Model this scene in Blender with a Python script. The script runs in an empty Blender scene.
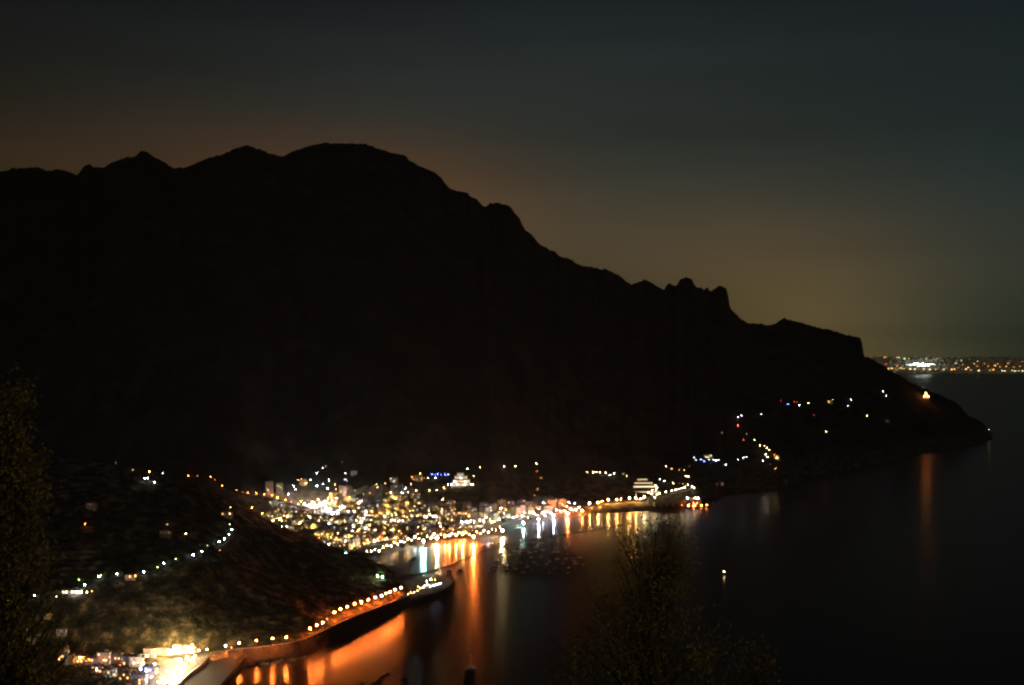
import bpy, math, random
from mathutils import Vector, Matrix, noise
from mathutils.bvhtree import BVHTree

random.seed(11)
scene = bpy.context.scene
COL = scene.collection
R = random.Random(5)

# ------------------------------------------------------------------ camera
F, CX, CY, YH, HC = 1337.0, 512.0, 342.5, 358.0, 350.0
TH = math.atan((YH - CY) / F)
CAM = Vector((0, 0, HC))
FW = Vector((0, math.cos(TH), math.sin(TH)))
UP = Vector((0, -math.sin(TH), math.cos(TH)))
cd = bpy.data.cameras.new('camera')
cd.sensor_width = 36.0
cd.lens = F / 1024 * 36
cd.clip_start = 0.3
cd.clip_end = 120000
cam = bpy.data.objects.new('camera', cd)
COL.objects.link(cam)
cam.location = CAM
cam.rotation_euler = (math.pi / 2 + TH, 0, 0)
scene.camera = cam


def ray(px, py):
    return (Vector(((px - CX) / F, 0, 0)) + UP * ((CY - py) / F) + FW)


def at_y(px, py, D):
    d = ray(px, py)
    return CAM + d * (D / d.y)


def on_z(px, py, z=0.0):
    d = ray(px, py)
    return CAM + d * ((z - HC) / d.z)


def to_px(p):
    v = Vector(p) - CAM
    dz = v.dot(FW)
    return (CX + v.x / dz * F, CY - v.dot(UP) / dz * F)


def interp(tab, x):
    if x <= tab[0][0]:
        return tab[0][1]
    for (a, b), (c, d) in zip(tab, tab[1:]):
        if x <= c:
            return b + (d - b) * (x - a) / (c - a)
    return tab[-1][1]


# ------------------------------------------------------------------ mesh builder
class MB:
    def __init__(s):
        s.v, s.f = [], []

    def add(s, vs, fs):
        o = len(s.v)
        s.v += [tuple(p) for p in vs]
        s.f += [tuple(i + o for i in f) for f in fs]
        return s

    def box(s, c, d, rz=0.0, taper=1.0):
        x, y, z = d[0] / 2, d[1] / 2, d[2] / 2
        ca, sa = math.cos(rz), math.sin(rz)
        vs = []
        for k in (-1, 1):
            t = taper if k > 0 else 1.0
            for (i, j) in ((-1, -1), (1, -1), (1, 1), (-1, 1)):
                a, b = i * x * t, j * y * t
                vs.append((c[0] + a * ca - b * sa, c[1] + a * sa + b * ca, c[2] + k * z))
        return s.add(vs, [(3, 2, 1, 0), (4, 5, 6, 7), (0, 1, 5, 4), (1, 2, 6, 5), (2, 3, 7, 6), (3, 0, 4, 7)])

    def tube(s, pts, rad, n=6, cap=True):
        pts = [Vector(p) for p in pts]
        if not isinstance(rad, (list, tuple)):
            rad = [rad] * len(pts)
        vs, fs = [], []
        for i, p in enumerate(pts):
            t = (pts[min(i + 1, len(pts) - 1)] - pts[max(i - 1, 0)]).normalized()
            a = t.cross(Vector((0, 0, 1)) if abs(t.z) < .9 else Vector((1, 0, 0))).normalized()
            b = t.cross(a)
            for k in range(n):
                q = 2 * math.pi * k / n
                vs.append(p + (a * math.cos(q) + b * math.sin(q)) * rad[i])
        for i in range(len(pts) - 1):
            for k in range(n):
                fs.append((i * n + k, i * n + (k + 1) % n, (i + 1) * n + (k + 1) % n, (i + 1) * n + k))
        if cap:
            fs.append(tuple(range(n - 1, -1, -1)))
            fs.append(tuple(range((len(pts) - 1) * n, len(pts) * n)))
        return s.add(vs, fs)

    def lathe(s, prof, n=12, c=(0, 0, 0)):
        vs, fs = [], []
        for (r, z) in prof:
            for k in range(n):
                q = 2 * math.pi * k / n
                vs.append((c[0] + r * math.cos(q), c[1] + r * math.sin(q), c[2] + z))
        for i in range(len(prof) - 1):
            for k in range(n):
                fs.append((i * n + k, i * n + (k + 1) % n, (i + 1) * n + (k + 1) % n, (i + 1) * n + k))
        fs.append(tuple(range(n - 1, -1, -1)))
        fs.append(tuple(range((len(prof) - 1) * n, len(prof) * n)))
        return s.add(vs, fs)

    def ball(s, c, r, seg=8, rings=5):
        prof = [(max(r * math.sin(math.pi * i / rings), r * .02), -r * math.cos(math.pi * i / rings)) for i in range(rings + 1)]
        return s.lathe(prof, seg, c)

    def quad(s, a, b, c, d):
        return s.add([a, b, c, d], [(0, 1, 2, 3)])

    def mesh(s, name, smooth=False):
        me = bpy.data.meshes.new(name)
        me.from_pydata(s.v, [], s.f)
        me.update()
        if smooth:
            me.polygons.foreach_set('use_smooth', [True] * len(me.polygons))
        return me

    def build(s, name, mat=None, parent=None, smooth=False, loc=None):
        return link(name, s.mesh(name, smooth), mat, parent, loc)


def link(name, me, mat=None, parent=None, loc=None, rz=None):
    o = bpy.data.objects.new(name, me)
    COL.objects.link(o)
    if parent is not None:
        o.parent = parent
    if loc is not None:
        o.location = loc
    if rz is not None:
        o.rotation_euler = (0, 0, rz)
    if mat is not None:
        if len(me.materials) == 0:
            me.materials.append(mat)
        if me.materials[0] is not mat:
            o.material_slots[0].link = 'OBJECT'
            o.material_slots[0].material = mat
    return o


def empty(name, loc, rz=0):
    o = bpy.data.objects.new(name, None)
    COL.objects.link(o)
    o.location = loc
    o.rotation_euler = (0, 0, rz)
    o.empty_display_size = 1
    return o


def tag(o, label=None, cat=None, group=None, kind=None):
    if label:
        o['label'] = label
    if cat:
        o['category'] = cat
    if group:
        o['group'] = group
    if kind:
        o['kind'] = kind
    return o


ORD = ['zeroth', 'first', 'second', 'third', 'fourth', 'fifth', 'sixth', 'seventh', 'eighth', 'ninth', 'tenth', 'eleventh',
       'twelfth', 'thirteenth', 'fourteenth', 'fifteenth', 'sixteenth', 'seventeenth', 'eighteenth', 'nineteenth']
TENS = {2: 'twent', 3: 'thirt', 4: 'fort', 5: 'fift', 6: 'sixt', 7: 'sevent', 8: 'eight', 9: 'ninet'}


def ordinal(n):
    if n < 20:
        return ORD[n]
    if n >= 100:
        return 'hundredth' if n == 100 else 'hundred-and-' + ordinal(n - 100)
    t, u = divmod(n, 10)
    return TENS[t] + ('ieth' if u == 0 else 'y-' + ORD[u])


# ------------------------------------------------------------------ materials
def new_mat(name):
    m = bpy.data.materials.new(name)
    m.use_nodes = True
    return m, m.node_tree.nodes, m.node_tree.links, m.node_tree.nodes['Principled BSDF']


def mat_noise(name, c1, c2, scale=1.0, rough=.85, bump=0.0, c3=None, detail=5, spec=.3, coords='Object'):
    m, N, L, B = new_mat(name)
    tc = N.new('ShaderNodeTexCoord')
    nz = N.new('ShaderNodeTexNoise')
    nz.inputs['Scale'].default_value = scale
    nz.inputs['Detail'].default_value = detail
    nz.inputs['Roughness'].default_value = .62
    L.new(tc.outputs[coords], nz.inputs['Vector'])
    cr = N.new('ShaderNodeValToRGB')
    cr.color_ramp.elements[0].position = .36
    cr.color_ramp.elements[1].position = .64
    cr.color_ramp.elements[0].color = (*c1, 1)
    cr.color_ramp.elements[1].color = (*c2, 1)
    if c3:
        e = cr.color_ramp.elements.new(.52)
        e.color = (*c3, 1)
    L.new(nz.outputs['Fac'], cr.inputs['Fac'])
    L.new(cr.outputs['Color'], B.inputs['Base Color'])
    B.inputs['Roughness'].default_value = rough
    B.inputs['Specular IOR Level'].default_value = spec
    if bump:
        bp = N.new('ShaderNodeBump')
        bp.inputs['Strength'].default_value = .8
        bp.inputs['Distance'].default_value = bump
        L.new(nz.outputs['Fac'], bp.inputs['Height'])
        L.new(bp.outputs['Normal'], B.inputs['Normal'])
    return m


EM = {}


def emit(color, strength):
    k = (tuple(round(c, 3) for c in color), round(strength, 2))
    if k not in EM:
        m = bpy.data.materials.new('lamp_glow')
        m.use_nodes = True
        N, L = m.node_tree.nodes, m.node_tree.links
        N.clear()
        e = N.new('ShaderNodeEmission')
        e.inputs['Color'].default_value = (*color, 1)
        e.inputs['Strength'].default_value = strength
        o = N.new('ShaderNodeOutputMaterial')
        L.new(e.outputs[0], o.inputs['Surface'])
        EM[k] = m
    return EM[k]


M_MOUNT = mat_noise('mountain_scrub', (.012, .015, .009), (.040, .038, .033), .012, .95, 6.0, c3=(.020, .021, .014), detail=9)
def height_mix(m, z0, z1, low1, low2, scale):
    N, L = m.node_tree.nodes, m.node_tree.links
    B = N['Principled BSDF']
    high = B.inputs['Base Color'].links[0].from_socket
    ge = N.new('ShaderNodeNewGeometry')
    sp = N.new('ShaderNodeSeparateXYZ')
    L.new(ge.outputs['Position'], sp.inputs[0])
    nz = N.new('ShaderNodeTexNoise')
    nz.inputs['Scale'].default_value = scale
    nz.inputs['Detail'].default_value = 8
    L.new(ge.outputs['Position'], nz.inputs['Vector'])
    cr = N.new('ShaderNodeValToRGB')
    cr.color_ramp.elements[0].position, cr.color_ramp.elements[1].position = .38, .62
    cr.color_ramp.elements[0].color, cr.color_ramp.elements[1].color = (*low1, 1), (*low2, 1)
    L.new(nz.outputs['Fac'], cr.inputs['Fac'])
    mr = N.new('ShaderNodeMapRange')
    mr.inputs['From Min'].default_value, mr.inputs['From Max'].default_value = z0, z1
    L.new(sp.outputs[2], mr.inputs['Value'])
    mx = N.new('ShaderNodeMix')
    mx.data_type = 'RGBA'
    L.new(mr.outputs['Result'], mx.inputs['Factor'])
    L.new(cr.outputs['Color'], mx.inputs['A'])
    L.new(high, mx.inputs['B'])
    L.new(mx.outputs['Result'], B.inputs['Base Color'])


height_mix(M_MOUNT, 30, 75, (.04, .045, .018), (.17, .15, .08), .05)
M_SPUR = mat_noise('terraced_slope', (.014, .016, .007), (.40, .29, .14), .06, .95, 3.0, c3=(.085, .066, .03), detail=9)
M_NEAR = mat_noise('hillside_soil', (.03, .035, .015), (.09, .075, .05), .3, .95, .1)
M_ROCK = mat_noise('rock', (.05, .045, .038), (.19, .17, .14), .12, .9, 1.2, detail=8)
M_SAND = mat_noise('sand', (.06, .05, .04), (.12, .10, .08), .15, .95, .1)
M_ASPH = mat_noise('asphalt', (.030, .029, .028), (.055, .054, .052), .3, .8, .02)
M_CONC = mat_noise('concrete', (.24, .23, .21), (.40, .38, .35), .25, .85, .05)
M_PAVE = mat_noise('paving', (.14, .12, .10), (.26, .23, .20), .2, .8, .03)
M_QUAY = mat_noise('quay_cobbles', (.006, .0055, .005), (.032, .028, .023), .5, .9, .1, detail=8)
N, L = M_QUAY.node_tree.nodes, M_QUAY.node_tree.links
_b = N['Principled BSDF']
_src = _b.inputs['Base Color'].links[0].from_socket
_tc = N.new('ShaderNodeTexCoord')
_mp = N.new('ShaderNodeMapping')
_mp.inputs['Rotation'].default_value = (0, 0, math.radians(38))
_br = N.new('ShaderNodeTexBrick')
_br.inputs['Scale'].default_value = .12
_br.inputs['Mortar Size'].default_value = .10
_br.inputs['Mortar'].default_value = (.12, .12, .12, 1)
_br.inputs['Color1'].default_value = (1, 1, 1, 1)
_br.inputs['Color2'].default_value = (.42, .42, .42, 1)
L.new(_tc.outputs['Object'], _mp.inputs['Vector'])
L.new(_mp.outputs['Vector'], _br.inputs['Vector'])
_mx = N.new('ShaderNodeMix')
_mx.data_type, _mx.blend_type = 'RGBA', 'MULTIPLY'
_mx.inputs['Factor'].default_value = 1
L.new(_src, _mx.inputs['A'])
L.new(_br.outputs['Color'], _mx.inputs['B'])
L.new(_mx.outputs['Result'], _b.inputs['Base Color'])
M_TOWN = mat_noise('town_paving', (.10, .09, .06), (.30, .26, .18), .06, .9, .05, c3=(.20, .175, .13))
M_STONE = mat_noise('stone_wall', (.20, .17, .13), (.42, .36, .29), .35, .9, .15)
M_FARLAND = mat_noise('far_land', (.10, .10, .08), (.34, .31, .26), .002, .95)
M_METAL = mat_noise('painted_metal', (.06, .07, .065), (.10, .11, .10), 2.0, .5, spec=.5)
M_BARK = mat_noise('bark', (.018, .014, .010), (.05, .04, .028), 6.0, .95, .02)
M_LEAF = mat_noise('leaf', (.030, .042, .012), (.10, .10, .030), 1.2, .7, spec=.25)
M_LEAFW = mat_noise('leaf_olive', (.045, .050, .012), (.15, .115, .03), 1.6, .7, spec=.25)
M_LEAFG = mat_noise('leaf_green', (.05, .075, .015), (.14, .17, .045), 1.2, .7, spec=.25)
M_PINE = mat_noise('pine_leaf', (.020, .030, .012), (.07, .085, .03), .35, .8, spec=.25)
M_TILE = mat_noise('roof_tile', (.16, .07, .04), (.30, .14, .08), .8, .9, .05)
M_FLATROOF = mat_noise('roof_terrace', (.20, .17, .13), (.38, .34, .28), .4, .9)
M_GLASSD = mat_noise('dark_window', (.012, .014, .018), (.03, .03, .035), 1.0, .15, spec=.6)
M_HULLD = mat_noise('hull_dark', (.012, .016, .024), (.035, .04, .05), 1.2, .4, spec=.5)
M_HULLW = mat_noise('hull_white', (.55, .55, .54), (.72, .71, .70), 1.2, .35, spec=.5)
M_HULLR = mat_noise('hull_red', (.10, .022, .016), (.16, .04, .03), 1.2, .4, spec=.5)
M_ROPE = mat_noise('rope', (.03, .028, .025), (.08, .07, .06), 1.0, .9)
M_CAR = mat_noise('car_paint', (.28, .29, .31), (.36, .37, .39), .9, .35, spec=.5)
M_TYRE = mat_noise('tyre', (.015, .015, .015), (.03, .03, .03), 4, .8)
WALLS = {
    'cream': mat_noise('wall_cream', (.50, .43, .30), (.66, .58, .43), .35, .9),
    'white': mat_noise('wall_white', (.62, .60, .55), (.78, .76, .72), .35, .9),
    'ochre': mat_noise('wall_ochre', (.45, .30, .13), (.60, .42, .21), .35, .9),
    'pink': mat_noise('wall_pink', (.50, .31, .24), (.63, .42, .34), .35, .9),
    'grey': mat_noise('wall_grey', (.32, .31, .29), (.45, .44, .42), .35, .9),
    'green': mat_noise('wall_green', (.32, .38, .27), (.44, .50, .37), .35, .9),
}

# light colours
ORANGE = (1.0, .19, .026)
AMBER = (1.0, .43, .09)
WARM = (1.0, .68, .30)
WHITE = (.95, .93, 1.0)
COOL = (.62, .78, 1.0)
BLUE = (.10, .16, 1.0)
CYAN = (.45, 1.0, .95)
GREEN = (.75, 1.0, .35)
RED = (1.0, .10, .06)
VIOLET = (.80, .70, 1.0)
CN = {ORANGE: 'orange', AMBER: 'amber', WARM: 'warm white', WHITE: 'bright white', COOL: 'cool white', BLUE: 'deep blue', CYAN: 'turquoise',
      GREEN: 'yellow green', RED: 'red', VIOLET: 'violet white'}

# ------------------------------------------------------------------ terrain
T_V, T_F = [], []


def terrain(name, grid, mat, smooth=True, register=True):
    nr, nc = len(grid), len(grid[0])
    vs = [tuple(p) for row in grid for p in row]
    fs = [(r * nc + c, r * nc + c + 1, (r + 1) * nc + c + 1, (r + 1) * nc + c) for r in range(nr - 1) for c in range(nc - 1)]
    m = MB()
    m.v, m.f = vs, fs
    o = m.build(name, mat, smooth=smooth)
    tag(o, kind='structure')
    if register:
        n = len(T_V)
        T_V.extend(vs)
        T_F.extend(tuple(i + n for i in f) for f in fs)
    return o


def fbm(x, y, s, oct_=5, seed=0.0):
    return noise.fractal(Vector((x / s + seed, y / s - seed, seed * .37)), 1.0, 2.1, oct_)


def ridged(x, y, s, oct_=5, seed=0.0):
    return noise.ridged_multi_fractal(Vector((x / s + seed, y / s, seed)), 1.0, 2.2, oct_, 1.0, 2.0) - 1.0


SIL = [(-240, 180), (-120, 176), (0, 172), (10, 169), (20, 168), (38, 167), (47, 171), (58, 169), (70, 172), (77, 175), (84, 167), (89, 164), (95, 167), (104, 167),
       (112, 162), (124, 158), (136, 156), (140, 151), (147, 151), (153, 157), (163, 162), (172, 167), (185, 168), (195, 163), (205, 159), (215, 156),
       (225, 153), (235, 149), (245, 146), (256, 148), (268, 153), (280, 157), (290, 153), (300, 149), (310, 146), (318, 144), (325, 143), (355, 143),
       (365, 144), (380, 149), (395, 153), (405, 156), (412, 162), (425, 168), (437, 174), (442, 178), (446, 184), (450, 189), (460, 191), (466, 193),
       (470, 196), (477, 199), (480, 203), (484, 207), (488, 206), (490, 203), (494, 202), (500, 203), (507, 205), (512, 209), (517, 216), (521, 221),
       (523, 227), (527, 230), (533, 235), (540, 244), (548, 248), (555, 252), (560, 256), (568, 258), (580, 265), (590, 267), (600, 269), (608, 270),
       (618, 275), (625, 280), (632, 284), (638, 282), (645, 279), (650, 281), (656, 285), (664, 290), (667, 285), (670, 283), (673, 286), (677, 285.5), (679, 280.5),
       (682, 277.5), (688, 277), (692, 279.5), (695, 286), (698, 288), (701, 287), (704, 290), (707, 287.5), (710, 291), (714, 289), (718, 286.5), (723, 286.5), (726, 289), (728, 295), (730, 308), (735, 313), (742, 320),
       (749, 324), (755, 323), (760, 324), (768, 325), (775, 324), (780, 320), (785, 319), (795, 320), (800, 322), (820, 328), (840, 333), (855, 336),
       (861, 338), (863, 347), (864, 356), (870, 358), (880, 363), (890, 370), (900, 376), (910, 382), (925, 388), (935, 393), (945, 397), (955, 402),
       (962, 409), (968, 416), (980, 421), (987, 427), (991, 432), (993, 436)]
RIDGE_D = [(-240, 3900), (0, 4000), (340, 4200), (500, 4300), (600, 4600), (700, 5000), (860, 5500), (900, 5600), (960, 5820), (993, 5960)]
COAST = [(385, 555), (400, 551), (415, 547.5), (430, 544.5), (445, 543), (460, 541.5), (480, 541), (492, 539.5), (500, 535), (510, 531.5), (520, 527.5),
         (535, 522), (550, 519), (565, 517), (580, 516), (600, 513.5), (640, 511), (660, 509.5), (690, 507), (705, 504.5), (715, 502), (722, 496), (740, 493.5),
         (765, 492), (790, 487.5), (800, 482), (840, 474), (880, 466), (905, 460), (918, 454), (935, 453), (960, 449), (985, 442), (993, 438.5)]
WIDTH = [(-240, 250), (240, 330), (300, 640), (360, 600), (430, 520), (500, 380), (550, 260), (590, 120), (650, 90), (700, 70), (750, 40), (993, 12)]


_w = [(x, sum(interp(WIDTH, x + d) for d in range(-45, 46, 5)) / 19) for x in range(-240, 994, 4)]
WIDTH = [(x, w_ if x < 690 else interp(WIDTH, x)) for x, w_ in _w]


def coast_pt(px):
    if px >= 385:
        return on_z(px, interp(COAST, px), 0)
    D = interp([(-240, 2750), (0, 2640), (100, 2570), (200, 2505), (300, 2440), (385, on_z(385, 555, 0).y)], px)
    return Vector((D * (px - CX) / F, D, 0))


def col(px, D, z):
    return Vector((D * (px - CX) / F, D, z))


pxs = [-240 + 2.0 * i for i in range(617)]
cols = []
rs = random.Random(3)
for px in pxs:
    c = coast_pt(px)
    land = px < 384
    jit = rs.uniform(-.7, .7) + 1.1 * noise.noise(Vector((px * .13, 3.3, 0))) + .8 * noise.noise(Vector((px * .31, 8.3, 0)))
    rd = interp(RIDGE_D, px)
    ridge = at_y(px, interp(SIL, px) + jit, rd)
    w = interp(WIDTH, px)
    D1 = c.y + w
    z1 = 13 if px < 580 else interp([(580, 13), (640, 17), (700, 16), (760, 12), (993, 6)], px)
    z1 = min(z1, max(ridge.z * .3, 3))
    if D1 > ridge.y - 20:
        D1 = max(c.y + 2, ridge.y - 20)
    D2 = D1 + .36 * (ridge.y - D1)
    z2 = z1 + .30 * (ridge.z - z1)
    if px > 690:
        z2 = z1 + .40 * (ridge.z - z1)
    out = []
    zc = 3.0 if land else -3.0
    out.append(col(px, c.y - (0 if land else 14), zc - (0 if land else 5)))
    n1, n2, n3, n4 = 14, 44, 62, 8
    for i in range(n1 + 1):
        t = i / n1
        sea_edge = 3.0 if land else -.4
        if px < 590:
            z = sea_edge + (z1 - sea_edge) * min(1, t * 1.15) ** .75
        else:
            z = sea_edge + (z1 - sea_edge) * min(1, t * 2.2) ** .6
        out.append(col(px, c.y + (D1 - c.y) * t, z))
    for i in range(1, n2 + 1):
        t = i / n2
        D = D1 + (D2 - D1) * t
        z = z1 + (z2 - z1) * (t ** 1.15)
        out.append([px, D, z, .75 * min(1, t * 3)])
    for i in range(1, n3 + 1):
        t = i / n3
        D = D2 + (ridge.y - D2) * t
        z = z2 + (ridge.z - z2) * (t ** .95)
        out.append([px, D, z, .75 * (1 - t) ** .7 if t < 1 else 0])
    res = []
    span = max(ridge.z, 1)
    for p in out:
        if isinstance(p, list):
            x = p[1] * (px - CX) / F
            a = p[3] * min(1.0, span / 500)
            z = p[2] + a * (38 * ridged(x + p[1] * .35, p[1] * .6, 330, 5, 2.3) + 16 * fbm(x, p[1], 90, 4, 5.1))
            res.append(Vector((x, p[1], max(z, z1 * .8))))
        else:
            res.append(p)
    res[-1] = ridge
    for i in range(1, n4 + 1):
        t = i / n4
        back = interp([(-240, 2500), (800, 1800), (930, 800), (993, 120)], px)
        D = ridge.y + back * t
        x = ridge.x * (1 - .0 * t) + (D - ridge.y) * (px - CX) / F * .6
        res.append(Vector((x, D, ridge.z * (1 - t) ** 1.2 - 8 * t)))
    cols.append(res)
grid = [[cols[c][r] for c in range(len(cols))] for r in range(len(cols[0]))]
terrain('mountain', grid, M_MOUNT)

# headland between the two bays
ROADB = [(-240, 1530, 9), (195, 1530, 10), (225, None, 11, 650), (255, None, 12, 647), (285, None, 14, 643), (300, None, 16, 640), (315, None, 18, 633.5),
         (330, None, 20, 626), (345, None, 20, 619), (365, None, 19, 611.5), (385, None, 17, 604), (402, None, 14, 597), (410, None, 12, 594)]
RD, RZ = [], []
for e in ROADB:
    RZ.append((e[0], e[2]))
    RD.append((e[0], e[1] if e[1] else on_z(e[0], e[3], e[2]).y))
NEARB = [(-240, 950), (150, 1050), (185, 1290), (200, on_z(200, 703).y), (215, on_z(215, 690).y), (226, on_z(226, 681).y), (240, on_z(240, 667).y), (262, on_z(262, 664.5).y),
         (285, on_z(285, 661).y), (300, interp(RD, 300) - 24)]
RIDGEB = [(-240, 440), (0, 452), (60, 458), (100, 463), (150, 470), (180, 480), (200, 487), (225, 497), (238, 504), (250, 511), (270, 522), (290, 530), (310, 538),
          (330, 545), (350, 552), (370, 558.5), (385, 566), (396, 573), (403, 580), (410, 591)]
RIDGEBD = [(-240, 2000), (0, 1950), (200, 1960), (300, 2030), (370, 2040), (400, 1985), (410, 1940)]
cols = []
for px in [-240 + 2.0 * i for i in range(326)]:
    rdD, rz = interp(RD, px), interp(RZ, px)
    if px >= 300:
        nd = rdD - 13 - 10 * max(0, min(1, (345 - px) / 45))
        nd -= 4 * (noise.noise(Vector((px * .09, 0, 3))))
    else:
        nd = interp(NEARB, px)
    res = []
    cliff = px > 232
    if cliff:
        zl = [(-6, nd - 10), (-.5, nd - 1), (1.5, nd), (rz * .35, nd + (rdD - 6 - nd) * .45), (rz * .7, nd + (rdD - 6 - nd) * .72), (rz - .5, rdD - 6.2), (rz, rdD - 5.5)]
        zs = [(d, z) for z, d in zl]
    else:
        z0 = 6 if px < 180 else (6 - 8 * min(1, (px - 180) / 18))
        ex = interp([(-240, .55), (150, .55), (175, 3.0)], px)
        zs = [(nd + (rdD - 5.5 - nd) * t, z0 + (rz - z0) * (t ** ex)) for t in (0, .12, .25, .45, .65, .85, 1)]
    for i, (d, z) in enumerate(zs):
        p = col(px, d, z)
        if cliff and 2 <= i <= 4:
            p.y += 2.2 * fbm(p.x, z * 4, 14, 3, 1.0)
            p.z += 1.6 * fbm(p.x, z * 4, 9, 3, 4.0)
        res.append(p)
    res.append(col(px, rdD + 6, rz))
    rg = at_y(px, interp(RIDGEB, px), interp(RIDGEBD, px))
    n = 230
    for i in range(1, n + 1):
        t = i / n
        D = rdD + 6 + (rg.y - rdD - 6) * t
        z = rz + (rg.z - rz) * (t ** interp([(-240, .58), (230, .58), (330, .8)], px))
        x = D * (px - CX) / F
        env = min(1, t * 8) * min(1, (1 - t) * 6)
        z += env * (9 * fbm(x, D, 130, 4, 7.7) + 2.6 * fbm(x, D, 28, 4, 2.2))
        st = 5.0
        k = (z + 2.5 * fbm(x, D, 160, 2, 9)) / st
        fr = k - math.floor(k)
        z += env * (.30 + .55 * max(0, min(1, .5 + 1.2 * fbm(x, D, 95, 3, 6.6)))) * st * ((fr ** 6) - fr)
        res.append(Vector((x, D, max(z, rz * .9))))
    res[-1] = rg
    for i in range(1, 9):
        t = i / 8
        back = interp([(-240, 420), (330, 380), (380, 180), (410, 90)], px)
        ze = 6 if px < 366 else -6
        res.append(Vector((rg.x + back * t * (px - CX) / F * .8, rg.y + back * t, rg.z + (ze - rg.z) * t ** .8)))
    cols.append(res)
grid = [[cols[c][r] for c in range(len(cols))] for r in range(len(cols[0]))]
_hl = terrain('headland', grid, M_SPUR)
M_CLIFF = mat_noise('dimmed_cliff_rock', (.008, .008, .007), (.045, .040, .033), .25, .8, 1.0, detail=8)  # rock colour darkened so the lamp-lit bank looks dim
_hl.data.materials.append(M_CLIFF)
_nc = len(grid[0]) - 1
for _p in _hl.data.polygons:
    if _p.index // _nc < 7 and _p.index % _nc > 233:
        _p.material_index = 1

# tip of the headland, a low rocky platform
tip = [(396, 611), (408, 607), (417, 603), (432, 598.5), (446, 592.5), (453, 587), (455.5, 583), (452, 580), (443, 578), (430, 577.5), (416, 579.5), (404, 583), (396, 590)]
tp = [on_z(a, b, 0) for a, b in tip]
fine = []
for i in range(len(tp)):
    a, b = tp[i], tp[(i + 1) % len(tp)]
    for k in range(4):
        fine.append(a.lerp(b, k / 4))
cen = sum(fine, Vector()) / len(fine)
rings = []
for (s, z) in ((1.06, -5), (1.0, -.3), (.97, 2.0), (.92, 4.2), (.88, 4.6), (.5, 4.7), (.05, 4.8)):
    ring = []
    for p in fine:
        q = cen + (p - cen) * s
        wob = 3.0 * noise.noise(Vector((p.x * .12, p.y * .06, z))) if .9 < s < 1.02 else 0
        ring.append(Vector((q.x + wob, q.y + wob, z + (.8 * noise.noise(q * .2) if .91 < s < 1 else 0))))
    ring.append(ring[0].copy())
    rings.append(ring)
terrain('rocky_platform', rings, M_ROCK, smooth=False)
tag(bpy.data.objects['rocky_platform'], kind='structure')

# hillside that the viewer stands on
hg = []
for j in range(96):
    y = -60 + (j * 1.0 if j < 70 else 70 + 1320 * ((j - 69) / 26) ** 1.6)
    row = []
    for i in range(81):
        x = (i - 40) / 40
        x = math.copysign(abs(x) ** 1.8 * 900, x)
        if y < 2.5:
            z = 348.25
        else:
            z = 348.25 - .8 * (y - 2.5) if y < 20 else 334.25 - .50 * (y - 20)
            z += min(1, (y - 2.5) / 30) * 4 * fbm(x, y, 60, 4, 3)
        lo = 5.0 if x < -330 else -6
        row.append(Vector((x, y, max(z, lo))))
    hg.append(row)
terrain('hillside', hg, M_NEAR)

BVH = BVHTree.FromPolygons(T_V, T_F)


def ground(x, y):
    h = BVH.ray_cast(Vector((x, y, 2500)), Vector((0, 0, -1)))
    return h[0].z if h[0] is not None else -20.0


def hit(px, py):
    d = ray(px, py).normalized()
    o = CAM + d * 200
    h = BVH.ray_cast(o, d, 9000)
    return h[0]


def place_head(px, py, H):
    """foot on the ground of a post of height H whose top shows at this pixel."""
    d = ray(px, py).normalized()
    h = hit(px, py)
    if h is None:
        return None
    t = (h - CAM).length
    for k in range(240):
        p = CAM + d * (t - k * 1.0)
        g = ground(p.x, p.y)
        if p.z - max(g, 0) >= H:
            return Vector((p.x, p.y, p.z - H))
    return Vector((h.x, h.y, h.z))


# ------------------------------------------------------------------ sea
m, N, L, B = new_mat('sea_water')
B.inputs['Base Color'].default_value = (.0030, .0048, .0060, 1)
B.inputs['Specular IOR Level'].default_value = 0.0
B.inputs['Roughness'].default_value = 1.0
tc = N.new('ShaderNodeTexCoord')
mp = N.new('ShaderNodeMapping')
mp.inputs['Scale'].default_value = (.0016, .0045, 1)
nz = N.new('ShaderNodeTexNoise')
nz.inputs['Scale'].default_value = 1.0
nz.inputs['Detail'].default_value = 4
mr = N.new('ShaderNodeMapRange')
mr.inputs['From Min'].default_value = .3
mr.inputs['From Max'].default_value = .7
mr.inputs['To Min'].default_value = .175
mr.inputs['To Max'].default_value = .205
L.new(tc.outputs['Object'], mp.inputs['Vector'])
L.new(mp.outputs['Vector'], nz.inputs['Vector'])
L.new(nz.outputs['Fac'], mr.inputs['Value'])
gl = N.new('ShaderNodeBsdfGlossy')
gl.inputs['Color'].default_value = (.47, .48, .49, 1)
L.new(mr.outputs['Result'], gl.inputs['Roughness'])
gl2 = N.new('ShaderNodeBsdfGlossy')
gl2.inputs['Color'].default_value = (.47, .48, .49, 1)
gl2.inputs['Roughness'].default_value = .30
gm = N.new('ShaderNodeMixShader')
gm.inputs['Fac'].default_value = .5
L.new(gl.outputs[0], gm.inputs[1])
L.new(gl2.outputs[0], gm.inputs[2])
fr = N.new('ShaderNodeFresnel')
fr.inputs['IOR'].default_value = 1.333
mx = N.new('ShaderNodeMixShader')
L.new(fr.outputs[0], mx.inputs['Fac'])
L.new(B.outputs[0], mx.inputs[1])
L.new(gm.outputs[0], mx.inputs[2])
L.new(mx.outputs[0], N['Material Output'].inputs['Surface'])
M_SEA = m
s = MB().quad((-40000, 400, 0), (40000, 400, 0), (40000, 60000, 0), (-40000, 60000, 0))
tag(s.build('sea', M_SEA), kind='structure')

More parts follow.
